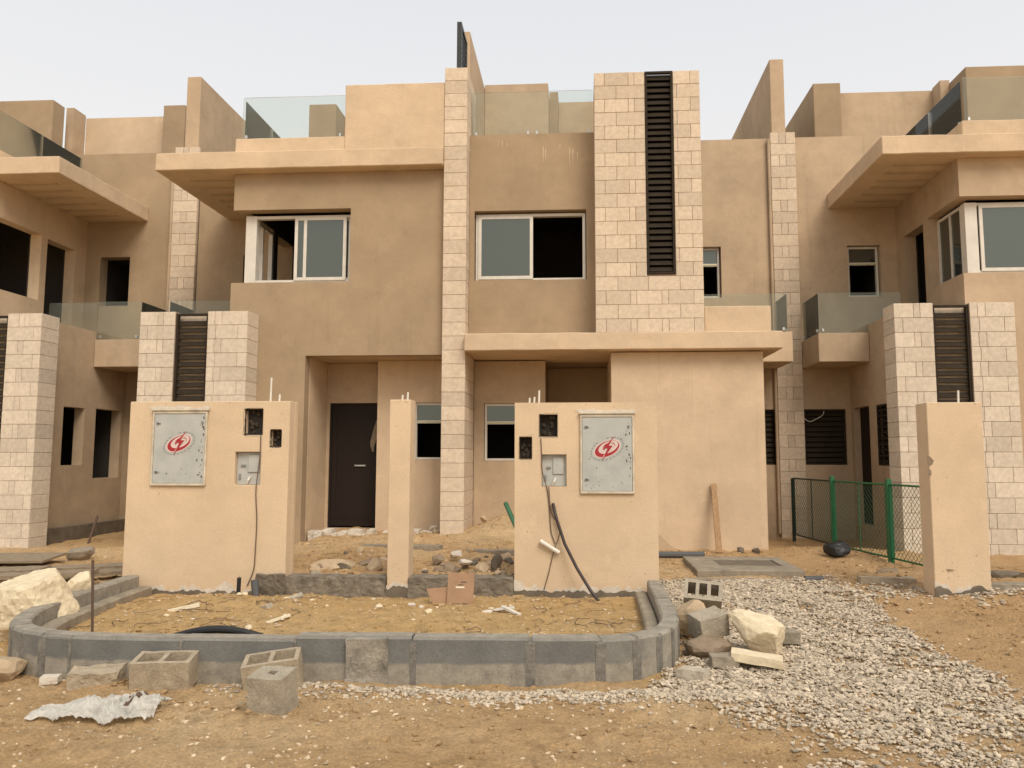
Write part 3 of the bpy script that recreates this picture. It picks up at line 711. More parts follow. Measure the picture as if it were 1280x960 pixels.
def boundary(label, x0, x1, z0, z1, cab=None, holes=(), niche=None, stubs=(), seed=1, th=.25):
    t = thing('boundary_wall', label, 'wall', ((x0+x1)/2, BY+th/2, z0), 'stub walls along the front boundary')
    hs = list(holes)+([niche] if niche else [])
    m = MB().wall('y', x0, x1, z0-.25, z1, BY, BY+th, [])if not hs else MB().wall('y', x0, x1, z0-.25, z1, BY, BY+.16, hs)
    if hs: m.box(x0, x1, BY+.162, BY+th, z0-.25, z1)
    body = m.build('wall_body', CREAM2, t, bevel=.006)
    for i, h in enumerate(holes):
        # rough cut edge inside each opening, and its dark back
        a, b, c, d = h; k = MB(); pts_o = []; n = 28
        for j in range(n):
            q = 2*math.pi*j/n; cx_, cz_ = (a+b)/2, (c+d)/2; ux, uz = math.cos(q), math.sin(q)
            f = 1/max(abs(ux)/((b-a)/2), abs(uz)/((d-c)/2)); f *= 1.06+.10*noise.noise(Vector((j*1.7, seed+i, 0)))
            pts_o.append((cx_+ux*f, cz_+uz*f))
        k.add([(X, BY-.003, Z) for X, Z in pts_o]+[((a+b)/2+(X-(a+b)/2)*.86, BY+.03, (c+d)/2+(Z-(c+d)/2)*.86) for X, Z in pts_o], [(j, (j+1) % n, n+(j+1) % n, n+j) for j in range(n)])
        o = k.build('rough_opening', DARK if i == 0 else LUMP, t)
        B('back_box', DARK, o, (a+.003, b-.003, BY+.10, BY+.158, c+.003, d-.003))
        kk = MB()
        for j in range(7):
            bmr = rock_bm(random.uniform(a+.02, b-.02), BY+.085, random.uniform(c+.02, d-.02), .03, .02, .03, seed*10+j+i*3, 1)
            idx = len(kk.v); kk.v += [tuple(v.co) for v in bmr.verts]; kk.f += [tuple(v.index+idx for v in f.verts) for f in bmr.faces]; bmr.free()
        kk.build('mortar_lumps', LUMP, o)
    if niche:
        a, b, c, d = niche; o = B('meter_box', CAB, t, (a+.004, b-.004, BY+.06, BY+.15, c+.004, d-.004))
        B('meter_lid', CAB, o, (a+(b-a)*.45, b-.03, BY+.045, BY+.06, c+(d-c)*.38, d-.03), bevel=.004)
        B('breaker', GREYL, o, (a+.05, a+(b-a)*.36, BY+.045, BY+.06, c+(d-c)*.55, c+(d-c)*.62), (a+.03, a+.05, BY+.045, BY+.06, c+.06, c+.12), bevel=.003)
        MB().tube([((a+b)/2-.02, BY+.05, c+.012), ((a+b)/2, BY+.03, c+.05), ((a+b)/2+.015, BY+.045, c+.09)], .012, 8).build('conduit_end', PVC, o)
    if cab:
        a, b, c, d = cab
        f = MB().wall('y', a, b, c, d, BY-.03, BY-.001, [(a+.02, b-.02, c+.025, d-.03)]); mc = f.build('meter_cabinet', CABF, t, bevel=.004)
        B('cabinet_door', CAB, mc, (a+.022, b-.022, BY-.022, BY-.003, c+.027, d-.032), bevel=.003)
        B('top_lip', CABF, mc, (a-.015, b+.015, BY-.045, BY-.002, d+.002, d+.022), bevel=.004)
        for zz in (c+.15, d-.14): MB().tube([(a+.06, BY-.03, zz), (a+.06, BY-.021, zz)], .016, 10).box(a+.062, a+.095, BY-.030, BY-.022, zz-.008, zz+.008).build('latch', GREYL, mc)
        MB().tube([(b-.055, BY-.031, d-.13), (b-.055, BY-.021, d-.13)], .013, 10).build('latch', GREYL, mc)
        fl = MB(); rn = random.Random(seed*3)
        for k in range(40):
            edge = rn.random() < .7
            fx_ = (b-.035-abs(rn.gauss(0, .03))) if edge else rn.uniform(a+.05, b-.05); fz_ = rn.uniform(c+.05, d-.06) if edge else rn.choice((c+.06+abs(rn.gauss(0, .05)), rn.uniform(c+.05, d-.06)))
            rr_ = rn.uniform(.003, .010)*(1.0 if edge else .6); st_ = rn.uniform(.8, 2.4)
            fl.prism_y([(fx_+rr_*math.cos(q)*rn.uniform(.5, 1.2), fz_+rr_*st_*math.sin(q)*rn.uniform(.5, 1.2)) for q in [6.283*u/7 for u in range(7)]], BY-.0232, BY-.0221)
        fl.build('rust_flakes', RUST, mc)
        emblem(mc, (a+b)/2+.0, (c+d)/2+.055, BY-.0225)
        ch = rag_strip(a-.05, b+.02, d+.026, d+.05, BY-.005, BY-.001, seed+9, .03); ch.build('plaster_chip', WHITEP, mc)
    rag_strip(x0-.004, x1+.004, z0-.22, z0+.045, BY-.005, BY-.001, seed, .16).build('plaster_patch', WHITEP, t)
    rag_strip(x0-.012, x1+.012, z0-.24, z0+.01, BY-.022, BY-.009, seed+3, .10).build('cement_skirt', CONCD, t)
    pit = MB(); rn = random.Random(seed*7+1)
    for k in range(34):
        u0 = rn.uniform(x0+.04, x1-.04); w0 = rn.choice((rn.uniform(z0+.1, z1-.05), z0+.12+abs(rn.gauss(0, .12)), z1-abs(rn.gauss(0, .02)))); rr_ = rn.uniform(.0025, .007); st_ = rn.uniform(.6, 2.6)
        if cab and cab[0]-.06 < u0 < cab[1]+.06 and cab[2]-.06 < w0 < cab[3]+.07: continue
        if any(h[0]-.02 < u0 < h[1]+.02 and h[2]-.02 < w0 < h[3]+.02 for h in hs) or w0 > z1-.012: continue
        pit.prism_y([(u0+rr_*math.cos(q)*rn.uniform(.5, 1.3), w0+rr_*st_*math.sin(q)*rn.uniform(.5, 1.3)) for q in [6.283*u/6 for u in range(6)]], BY-.0015, BY-.0003)
    pit.build('plaster_pits', ROCK, t)
    for (sx, zt) in stubs: MB().tube([(sx, BY+.1, z1-.02), (sx+.004, BY+.1, zt)], .011, 8).build('rebar_stub', PVC, t)
    return t
W1 = (-5.08, -3.235, .13, 2.23)
boundary('left wall with dented grey meter cabinet left of its three openings', *W1, cab=px_rect(193, 261, 514, 607),
         holes=[px_rect(306, 329, 511, 544), px_rect(338, 352, 537, 559)], niche=px_rect(294, 326, 565, 606), stubs=[(X_(334, 490, BY), Z_(334, 471, BY)), (X_(345, 495, BY), Z_(345, 492, BY))], seed=1)
boundary('narrow blank wall standing between the two cabinet walls', -2.105, -1.87, .2, 2.24, stubs=[(-1.93, 2.33), (-1.99, 2.30)], seed=4)
boundary('right wall with grey meter cabinet right of its openings and cut cable below', -.715, .83, .17, 2.2, cab=px_rect(725, 792, 518, 617),
         holes=[px_rect(674, 697, 518, 546), px_rect(649, 665, 546, 574)], niche=px_rect(677, 708, 568, 608), stubs=[(X_(661, 495, BY), 2.26), (X_(667, 495, BY), 2.27), (X_(673, 495, BY), Z_(673, 487, BY))], seed=7)
t = boundary('right-hand pillar of cream render with chipped edge, in front of the stone pylon', 3.68, 4.25, .22, 2.185, stubs=[(X_(1203, 490, BY), Z_(1203, 487, BY))], seed=12, th=.27)
def chip(px, Y=BY): return [(X_(a, b, Y), Z_(a, b, Y)) for a, b in px]
m = MB(); m.prism_y(chip([(1159, 569), (1163, 571), (1167, 576), (1165, 581), (1161, 582), (1159, 580)]), BY-.004, BY-.001); m.prism_y(chip([(1160, 586), (1164, 588), (1164, 594), (1160, 594)]), BY-.004, BY-.001)
m.prism_y(chip([(1183, 711), (1192, 712), (1191, 714), (1184, 714)]), BY-.004, BY-.001); m.build('chipped_patch', DROCK, t)

# wires and conduits on the walls
def wire(name, mat, r, pts, label, cat, y=BY-.03):
    P_ = [Vector((*(lambda q: (q[0], y, q[1]))(atY(a, b, y)),)) for a, b in pts]
    sm = []
    for i in range(len(P_)-1):
        p0, p1, p2, p3 = P_[max(i-1, 0)], P_[i], P_[i+1], P_[min(i+2, len(P_)-1)]
        for k in range(6):
            u = k/6; sm.append(.5*((2*p1)+(p2-p0)*u+(2*p0-5*p1+4*p2-p3)*u*u+(3*p1-p0-3*p2+p3)*u*u*u))
    sm.append(P_[-1]); o = MB().tube(sm, r, 8).build(name, mat, None, smooth=True); return tag(o, label, cat)
wire('loose_wire', THINW, .006, [(326, 545), (325, 570), (320, 612), (321, 650), (319, 690), (317, 712), (309, 732)], 'thin brown wire hanging down the left cabinet wall', 'wire', BY-.012)
wire('loose_wire', THINW, .005, [(676, 548), (677, 566), (678, 590), (684, 612), (687, 640), (689, 665), (694, 680)], 'thin brown wire hanging from the openings of the right cabinet wall', 'wire', BY-.012)
wire('loose_wire', THINW, .005, [(686, 608), (689, 640), (700, 662), (692, 690), (686, 716), (680, 737)], 'second thin wire looping below the white tube on the right cabinet wall', 'wire', BY-.018)
def tube_obj(name, mat, r, pts, label, cat, group=None, n=10): return tag(MB().tube(pts, r, n).build(name, mat, None, smooth=False), label, cat, group)
q = [(691, 629), (696, 650), (706, 680), (721, 710), (738, 738), (752, 756), (768, 768)]
P_ = []
for i, (a, b) in enumerate(q): yy = BY-.03-.32*(i/6)**1.6; X, Z = atY(a, b, yy); P_.append((X, yy, Z))
o = MB().tube(P_, .017, 10).build('power_cable', CABLE, None, smooth=True); tag(o, 'thick dark cable bent out of the right cabinet wall into the planter', 'cable')
a = atY(675, 676, BY-.04); b = atY(699, 691, BY-.04)
tube_obj('plastic_tube', PVC, .022, [(a[0], BY-.04, a[1]), (b[0], BY-.04, b[1])], 'short white plastic tube dangling on the right cabinet wall', 'tube')

wire('loose_wire', PVC, .007, [(1005, 523), (1012, 527), (1020, 524), (1028, 519), (1030, 514)], 'white wire end draped over the dark louvered window behind the fence', 'wire', 15.28)
# ------------------------------------------------------------------ planter kerb
KP = [(-4.98, 8.30), (-4.92, 7.6), (-4.82, 6.9), (-4.70, 6.35), (-4.52, 5.95), (-4.22, 5.68), (-3.75, 5.54), (-2.9, 5.53), (-2.0, 5.54), (-1.0, 5.58), (-.4, 5.60), (.12, 5.63), (.45, 5.74), (.68, 6.0), (.80, 6.4), (.83, 7.2), (.84, 8.30)]
def sweep(P, w, z0, z1, inset=0):
    """kerb section swept along a path: outer edge on the path, body to its inside"""
    m = MB(); n = len(P); prof = [(0, z0), (0, z1-.02), (.018, z1), (w-.015, z1), (w, z1-.015), (w, z0)]; vs = []
    for i, p in enumerate(P):
        a = Vector(P[max(i-1, 0)]); b = Vector(P[min(i+1, n-1)]); t_ = (b-a).normalized(); nn = Vector((-t_.y, t_.x))
        for d, z in prof: vs.append((p[0]+nn.x*(d+inset), p[1]+nn.y*(d+inset), z))
    k = len(prof); fs = []
    for i in range(n-1):
        for j in range(k): fs.append((i*k+j, i*k+(j+1) % k, (i+1)*k+(j+1) % k, (i+1)*k+j))
    fs += [tuple(range(k)), tuple((n-1)*k+j for j in range(k))[::-1]]
    return m.add(vs, fs)
def resample(P, step):
    V = [Vector(p) for p in P]; out = [V[0]]; 
    for a, b in zip(V, V[1:]):
        L = (b-a).length; k = max(1, round(L/step))
        for i in range(1, k+1): out.append(a.lerp(b, i/k))
    return out
# smooth the corner first
KS = [Vector(p) for p in KP]
for _ in range(2):
    Q = [KS[0]]
    for a, b in zip(KS, KS[1:]): Q += [a.lerp(b, .25), a.lerp(b, .75)]
    KS = Q+[KS[-1]]
KT = resample(KS, .012)
cum = [0]
for a, b in zip(KT, KT[1:]): cum.append(cum[-1]+(b-a).length)
TOT = cum[-1]
CONCB0 = concrete('mortar_smear', (.195, .178, .148), 11, .9, .4)
kerb = thing('planter_kerb', 'low curved concrete kerb around the empty planter bed', 'kerb', (-2, 5.6, 0))
cuts = [0, .75, 1.5, 2.1]
c_ = 2.1
for d in (.26, .24, .22, .24, .26): c_ += d; cuts.append(c_)
while c_ < TOT-4.3: c_ += .84; cuts.append(c_)
for d in (.5, .28, .24, .24, .26, .26): c_ += d; cuts.append(c_)
while c_ < TOT-.8: c_ += .7; cuts.append(c_)
cuts.append(TOT)
def ztop(s_): return .315+.015*math.sin(s_*1.3)
for i, (a, b) in enumerate(zip(cuts, cuts[1:])):
    seg = [p for p, c in zip(KT, cum) if a-.001 <= c <= b+.001]
    if len(seg) < 2: continue
    seg = seg[:-1] if len(seg) > 3 else seg; jz = random.uniform(-.005, .005); ji = random.uniform(-.003, .003); seg = seg[:1]+seg[1:-1:4]+seg[-1:]
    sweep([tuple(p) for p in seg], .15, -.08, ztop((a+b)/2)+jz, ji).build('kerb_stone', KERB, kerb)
sweep([tuple(p) for p in KT[1:-1:3]], .14, -.1, .306, .003).build('mortar_bed', KERB, kerb)
inn = [p for p, c in zip(KT, cum) if c < 2.5][::4]; sweep([tuple(p) for p in inn], .14, -.05, .20, .153).build('inner_footing', CONC, kerb)
inn = [p for p, c in zip(KT, cum) if c > TOT-1.9][::4]; sweep([tuple(p) for p in inn], .12, -.05, .20, .153).build('inner_footing', CONC, kerb)

for c0 in cuts[1:-1]:
    hw = random.uniform(.02, .05); seg = [p for p, c in zip(KT, cum) if c0-hw <= c <= c0+hw]
    if len(seg) < 4: continue
    sweep([tuple(p) for p in seg[::2]], .03, -.08, .302, -.0035).build('joint_smear', CONCB0, kerb, rough=.007)
# ground beam joining the stub walls
BEAM = concrete('beam_concrete', (.20, .165, .12), 9, .9, .45)
gb = thing('ground_beam', 'rough grey concrete footing running between the stub walls', 'footing', (-2, 8.45, 0))
for xa, xb in ((-3.225, -2.115), (-1.86, -.725)):
    MB().box(xa, xb, 8.36, 8.62, -.1, .31).build('beam_span', BEAM, gb, rough=.024)
MB().box(-3.52, -3.215, 8.30, 8.372, -.05, .335).build('broken_end', CONCD, gb, rough=.03)

# ------------------------------------------------------------------ masonry blocks
def hollow(m, L, W, Hh, M, cells=2, t=.032):
    """hollow concrete block: shell and webs, open through its height"""
    xs = [-L/2]; w = (L-(cells+1)*t)/cells
    hs = [(-L/2+t+i*(w+t), -L/2+t+i*(w+t)+w, -W/2+t, W/2-t) for i in range(cells)]
    k = MB().wall('y', -L/2, L/2, -W/2, W/2, 0, Hh, hs)                     # built lying: y is its height
    R_ = Matrix(((1, 0, 0, 0), (0, 0, 1, 0), (0, 1, 0, 0), (0, 0, 0, 1)))
    m.add([M @ R_ @ Vector(v) for v in k.v], k.f)
def place(x, y, z, rz=0, rx=0, ry=0): return Matrix.Translation((x, y, z)) @ Matrix.Rotation(R(rz), 4, 'Z') @ Matrix.Rotation(R(rx), 4, 'X') @ Matrix.Rotation(R(ry), 4, 'Y')
def block(label, mat, M, L=.40, W=.19, Hh=.2, cells=2, rough=.006, group='loose concrete blocks'):
    m = MB()
    if cells: hollow(m, L, W, Hh, M, cells)
    else: m.box(-L/2, L/2, -W/2, W/2, 0, Hh, M)
    return tag(m.build('concrete_block', mat, None, rough=rough), label, 'block', group)
x, y = atZ(195, 863, .0); CONCB = concrete('block_concrete', (.42, .34, .235), 12, .9, .2); CONCB2 = concrete('grey_block_concrete', (.38, .325, .24), 12, .9, .22)
block('two-cell hollow block standing beside the broken block left of the kerb front', CONCB, place(x, y+.12, .005, 8, 9), .40, .21, .20)
o = block('broken end of a hollow block lying left of the whole two-cell block', CONCB, place(X_(118, 850, 5.4), 5.43, -.03, 14, 8), .34, .16, .14, 0, .028)
x, y = atZ(334, 866, 0); block('hollow block leaning behind the upright cut block', CONCB, place(x, y+.14, .01, 14, 10, -7), .38, .22, .21)
x, y = atZ(331, 898, 0); M = place(x, y+.13, .0, -8, 8)
m = MB().wall('y', -.118, .118, -.10, .10, 0, .25, [(-.02, .035, -.022, .022)]); R_ = Matrix(((1, 0, 0, 0), (0, 0, 1, 0), (0, 1, 0, 0), (0, 0, 0, 1)))
k = MB().add([M @ R_ @ Vector(v) for v in m.v], m.f); tag(k.build('concrete_block', CONCB2, None, rough=.008), 'upright cut block with one small round hole in its top, nearest the street', 'block', 'loose concrete blocks')
x, y = atZ(458, 855, 0); m = MB().box(-.15, .15, -.07, .07, 0, .33, place(x, y+.06, -.01, 3, 4)); m.box(-.155, .0, -.09, .08, 0, .05, place(x, y+.06, -.01, 3))
tag(m.build('concrete_block', concrete('stained_concrete', (.30, .265, .21), 7, .9, .55), None, rough=.014), 'stained upright stone propped against the front face of the kerb', 'block', 'loose concrete blocks')
# pile right of the kerb
block('hollow block topmost at the back of the pile beside the kerb', CONCB2, place(1.13, 7.40, .27, -14, 48, 6), .34, .2, .19, 3)
block('cement block tilted on the brown rock in the pile', CONCB2, place(1.06, 6.62, .14, 26, 8, -9), .27, .2, .18, 0, .012)
rock('rubble_clod', ROCK, (.95, 6.98, .20), (.16, .15, .19), 21, 'sandy clod wedged between the kerb and the tilted blocks', 'clod')
rock('brown_rock', DROCK, (1.03, 6.45, .08), (.22, .2, .13), 22, 'flat brown rock carrying the tilted cement block', rz=.3)
rock('limestone_boulder', CREAMROCK, (1.43, 6.42, .19), (.27, .17, .17), 37, 'cream boulder sitting on a flat tile on the gravel', rz=-.2, sub=4, ry=.42)
tag(MB().box(-.19, .19, -.09, .09, 0, .06, place(1.33, 6.12, .05, -12, 0, 6)).build('stone_tile', CREAMROCK, None, rough=.008), 'flat pale tile under the cream boulder', 'tile')
tag(MB().box(-.09, .09, -.08, .08, 0, .09, place(1.72, 6.75, .06, 8)).build('broken_brick', CONC, None, rough=.012), 'small grey brick on the gravel right of the cream boulder', 'brick')
tag(MB().box(-.1, .1, -.06, .06, 0, .08, place(1.08, 6.12, .02, 6)).build('broken_brick', CONC, None, rough=.012), 'small grey brick in front of the brown rock', 'brick')
tag(MB().box(-.1, .1, -.07, .07, 0, .07, place(.80, 5.75, .02, -30)).build('broken_brick', CONCL, None, rough=.018), 'broken piece at the curved kerb end on the gravel', 'brick')
rock('dark_stone', PIPE, (1.77, 7.85, .08), (.08, .07, .06), 40, 'dark lump lying alone on the gravel', sub=2)
# boulders at the left
x, y = atY(36, 740, 6.7); rock('limestone_boulder', CREAMROCK, (-4.93, 6.85, .28), (.46, .38, .40), 5, 'largest cream boulder leaning on the left kerb', rz=.2, sub=5, amp=.32)
rock('limestone_boulder', CREAMROCK, (X_(99, 730, 7.4), 7.4, .30), (.19, .18, .20), 6, 'small cream boulder behind the largest one', rz=.8, sub=4)
rock('limestone_boulder', ROCK, (X_(2, 830, 5.55), 5.55, .06), (.17, .15, .13), 8, 'sandy boulder at the left kerb corner', rz=.8)
tag(MB().box(-.06, .06, -.04, .04, 0, .05, place(X_(63, 852, 5.45), 5.45, 0, 15)).build('broken_brick', WHITEP, None, rough=.012), 'small pale brick left of the broken hollow block', 'brick')
# stones between and behind the stub walls
def stone_at(px, py, Y, s, seed, mat, label, rz=0): X, Z = atY(px, py, Y); rock('rubble_stone', mat, (X, Y, Z), s, seed, label, 'stone', 'rubble behind the footing', rz)
stone_at(421, 706, 9.1, (.34, .22, .13), 51, ROCK, 'broad flat stone behind the footing next to the left wall')
stone_at(468, 708, 9.0, (.16, .16, .10), 52, ROCK, 'pale stone behind the footing touching the narrow wall')
stone_at(395, 717, 8.75, (.14, .1, .05), 53, CONC, 'thin grey slab chip on the footing edge')
stone_at(560, 712, 8.9, (.13, .12, .13), 54, DROCK, 'brown stone standing behind the cardboard')
stone_at(547, 700, 9.3, (.12, .1, .09), 55, DROCK, 'dark small stone left of the rubble heap')
stone_at(581, 702, 9.1, (.15, .1, .05), 56, WHITEP, 'white flat stone on top of the rubble heap')
stone_at(603, 712, 8.95, (.13, .11, .10), 57, ROCK, 'tan stone right of the cardboard')
stone_at(620, 707, 9.0, (.11, .1, .14), 58, CONCD, 'grey tilted stone against the right cabinet wall')
stone_at(571, 692, 9.6, (.10, .09, .07), 59, WHITEP, 'small white stone far back on the rubble heap')
stone_at(590, 718, 8.8, (.09, .08, .06), 60, DROCK, 'little brown stone behind the cardboard top')
for i, (px, py, s_) in enumerate([(604, 648, .09), (618, 654, .12), (632, 650, .10), (596, 664, .08), (611, 664, .11), (628, 668, .12), (640, 660, .12), (588, 672, .07), (541, 658, .10), (546, 664, .08)]):
    X, Z = atY(px, py, 12.9+.1*(i % 3))
    rock('rubble_stone', [ROCK, DROCK, WHITEP][i % 3], (X, 12.9+.1*(i % 3), min(Z, gh(X, 12.9)+.07)), (s_, s_*.9, s_*.7), 70+i, ['sandy', 'brown', 'whitish'][i % 3]+' lump in the rubble heap at the foot of the pier', 'stone', 'rubble at the pier foot', sub=2)
rq = random.Random(31)
for k in range(44):
    X, Y = (rq.uniform(-3.15, -2.15), rq.uniform(8.7, 9.9)) if k % 2 else (rq.uniform(-1.8, -.75), rq.uniform(8.7, 9.9)); s_ = rq.uniform(.03, .085)
    rock('rubble_stone', rq.choice((ROCK, DROCK, ROCK, CONCD)), (X, Y, gh(X, Y)+s_*.25), (s_*1.3, s_, s_*.7), 200+k, 'small angular chip strewn among the rubble behind the footing', 'stone', 'chips behind the footing', rq.uniform(0, 6), 2)
for k in range(34):
    X, Y = rq.uniform(-4.2, .5), rq.uniform(6.0, 8.2); s_ = rq.uniform(.015, .045)
    rock('soil_chip', rq.choice((ROCK, WHITEP, CREAMROCK, ROCK)), (X, Y, gh(X, Y)+s_*.2), (s_*1.5, s_, s_*.6), 300+k, 'small pale chip lying loose on the planter soil', 'chip', 'chips in the planter', rq.uniform(0, 6), 2)
# rough masonry step before the door
st = MB(); x = -4.6
while x < -2.3:
    w = random.uniform(.10, .24)
    st.box(x, x+w-.012, 12.9+random.uniform(-.05, .05), 13.15, .1, (.375 if random.random() < .75 else .31)+random.uniform(-.03, .02))
    x += w
tag(st.build('brick_step', WHITEP, None, rough=.022), 'rough pale brick step in the sand before the dark door', 'step')
st = MB(); x = -1.75
while x < -.6:
    w = random.uniform(.14, .24); st.box(x, x+w-.015, 12.35+random.uniform(-.02, .02), 12.55, .1, .33+random.uniform(-.02, .01)); x += w
tag(st.build('brick_step', ROCK, None, rough=.012), 'low sandy brick course in front of the rubble heap', 'step')

# ------------------------------------------------------------------ debris
# cardboard box flattened against the footing
cb = MB(); x0, z0 = atY(574, 767, 7.85)
cb.box(-.135, .135, -.006, .006, 0, .40, place(x0, 7.86, z0, -2, -14)); 
card = cb.build('cardboard_box', CARD, None); tag(card, 'torn flattened brown cardboard standing against the footing', 'cardboard')
f = MB(); f.add([place(x0-.12, 7.90, z0, 14, -10) @ Vector(v) for v in [(-.22, 0, .24), (-.16, 0, .09), (-.02, 0, .0), (.0, 0, .25), (-.22, .006, .24), (-.16, .006, .09), (-.02, .006, .0), (0, .006, .25)]], [(0, 1, 2, 3), (7, 6, 5, 4), (0, 4, 5, 1), (1, 5, 6, 2), (2, 6, 7, 3), (3, 7, 4, 0)])
ORG_c = card; f.build('torn_flap', CARD, card)
k = MB()
for (u, w, a, b) in ((.02, .06, .09, .018), (.03, .30, .06, .01), (.0, .275, .05, .008), (.05, .09, .05, .008)): k.box(u-a/2, u+a/2, -.0085, -.0065, w, w+b, place(x0, 7.86, z0, -2, -14))
k.build('print_marks', INK, card)
m = MB().box(-.05, .04, -.010, -.0066, .245, .262, place(x0, 7.86, z0, -2, -14)); m.build('label_scrap', PAPER, card)
# crumpled sheet
def sheet(name, mat, cx, cy, L, W, nx, ny, amp, rz, seed):
    bm = bmesh.new(); g = [[None]*(ny+1) for _ in range(nx+1)]; Mz = Matrix.Rotation(rz, 3, 'Z')
    for i in range(nx+1):
        for j in range(ny+1):
            u, v = i/nx, j/ny; p = Vector((u*4.2+seed, v*2.2, seed)); e = .12*noise.noise(Vector((u*5, v*5, seed+4)))
            h = amp*(.3+abs(noise.noise(p))*1.6+1.0*abs(noise.noise(p*2.6))+.8*abs(noise.noise(p*5))+.35*abs(noise.noise(p*11)))*(.35+.65*ss(0, .5, u))
            q = Mz @ Vector(((u-.5)*L, ((v-.5)*W)*(.55+.45*ss(0, .6, u))+e*W, 0)); X, Y = cx+q.x, cy+q.y
            g[i][j] = bm.verts.new((X, Y, gh(X, Y)+.008+h))
    for i in range(nx):
        for j in range(ny): bm.faces.new((g[i][j], g[i+1][j], g[i+1][j+1], g[i][j+1]))
    bars = MB()
    for (i0, i1, j0, j1) in ((70, 76, 22, 25), (77, 83, 24, 27), (70, 75, 29, 31), (78, 84, 31, 34)):
        vs = [tuple(g[i][j].co+Vector((0, 0, .0035))) for i in range(i0, i1+1) for j in range(j0, j1+1)]; w_ = j1-j0+1
        bars.add(vs, [(a*w_+b, (a+1)*w_+b, (a+1)*w_+b+1, a*w_+b+1) for a in range(i1-i0) for b in range(j1-j0)])
    r = bmesh.ops.solidify(bm, geom=list(bm.faces), thickness=.003); o = finish(bm, name, mat); bars.build('print_bars', RUST, o); return o
x, y = atZ(120, 890, .02)
sh = sheet('crumpled_sheet', FOIL, x, y+.02, .80, .32, 100, 44, .04, R(4), 2.0); tag(sh, 'crumpled silvery white sheet lying on the sand', 'sheet')
# dark corrugated hose arching out of the bed
P_ = [atY(217+i*11.0, 800-10*math.sin(math.pi*min(1, i/10)), 5.82) for i in range(11)]
tube_obj('plastic_hose', RUBBER, .03, [(a, 5.82, b+.02) for a, b in P_], 'black hose arching just inside the kerb front', 'hose')
x0, z0 = atY(116, 797, 6.0); x1, z1 = atY(116, 700, 6.0); tube_obj('rebar_rod', RUST, .010, [(x0, 6.0, z0-.1), (x1, 6.0, z1)], 'rusty steel rod standing upright in the planter', 'rod')
# split pipes at the foot of the left wall
o = tube_obj('drain_pipe', PIPE, .04, [(X_(318, 728, 8.2), 8.2, Z_(318, 725, 8.2)), (X_(321, 755, 8.15), 8.15, Z_(321, 757, 8.15))], 'stub of dark pipe at the corner foot of the left wall', 'pipe')
P_ = [atY(a, b, 8.1) for a, b in [(299, 722), (298, 740), (303, 755), (313, 764), (325, 764)]]
tube_obj('rubber_strip', RUBBER, .022, [(a, 8.1, b) for a, b in P_], 'bent black strip beside the pipe stub of the left wall', 'strip')
m = MB(); z = gz(-2.9, 8.1)
for (px, py, L, rz) in ((370, 748, .16, 30), (333, 760, .12, -20)): X, Y = atZ(px, py, .14); m = MB().box(-L/2, L/2, -.04, .04, 0, .05, place(X, Y, .12, rz, 10, -18)); tag(m.build('broken_tile', CONCL, None, rough=.008), 'pale tile piece tilted in the soil under the footing' if px > 350 else 'grey chip beside the pipe stub', 'tile')
X, Y = atZ(348, 775, .13); scrap = MB(); scrap.box(-.11, .11, -.015, .015, 0, .02, place(X, Y, .13, 40, 0, -12)); scrap.box(-.05, .07, -.012, .012, 0, .02, place(X+.04, Y+.02, .14, 100, 0, -5)); tag(scrap.build('wood_scrap', PAPER, None), 'pale crossed wood scraps in the middle of the bed left half', 'scrap')
X, Y = atZ(230, 762, .15); tag(MB().box(-.14, .14, -.02, .02, 0, .03, place(X, Y, .15, 25, 0, -10)).build('wood_scrap', PAPER, None, rough=.008), 'pale stick lying below the left cabinet', 'scrap')
X, Y = atZ(632, 766, .13); sc = MB(); sc.box(-.1, .1, -.02, .02, 0, .015, place(X-.02, Y+.06, .15, 8, 0, -6)); sc.box(-.12, .12, -.018, .018, 0, .02, place(X+.05, Y, .14, -38, 0, 12)); tag(sc.build('plastic_strip', PVC, None), 'bent white plastic strip right of the cardboard', 'strip')
# dry roots and wire tangles in the bed
m = MB(); rr = random.Random(5)
for i in range(34):
    X = rr.uniform(-4.3, -2.6) if i < 18 else rr.uniform(-1.2, .5); Y = rr.uniform(6.5, 8.1); Z = gh(X, Y); P_ = []; an = rr.uniform(0, 6.3)
    for k in range(9): X += .045*math.cos(an); Y += .045*math.sin(an); an += rr.uniform(-1.1, 1.1); P_.append((X, Y, gh(X, Y)+.008+rr.uniform(0, .02)))
    m.tube(P_, rr.uniform(.0018, .004), 5)
tag(m.build('dry_roots', THINW, None), 'dry twigs and roots tangled over the planter soil', 'roots', None, 'stuff')
# boards at the left behind the boulders
for i, (c, L, W, rz, lab) in enumerate([((-6.6, 9.7), 1.9, .26, 8, 'longest weathered board lying by the left pylon'), ((-5.9, 9.2), 1.3, .22, 16, 'short board nearest the left cabinet wall'), ((-7.3, 9.1), 1.6, .3, 2, 'wide board behind the largest boulder'), ((-6.4, 8.7), 1.5, .2, 10, 'narrow board in front of the other boards')]):
    tag(MB().box(-L/2, L/2, -W/2, W/2, 0, .045, place(c[0], c[1], .16+.02*i, rz, 3, -2)).build('wooden_board', PLANK, None, rough=.01), lab, 'board', 'boards left of the left wall')
tag(MB().box(-.6, .6, -.3, .3, 0, .03, place(-7.9, 10.4, .2, 6, 4, 0)).build('metal_sheet', PLANK, None), 'thin dark sheet on the boards at the far left', 'panel')
X, Y = atZ(98, 697, .15); rock('rubble_stone', CONC, (X, Y, .2), (.26, .2, .13), 91, 'grey stone at the foot of the left house side wall', 'stone')
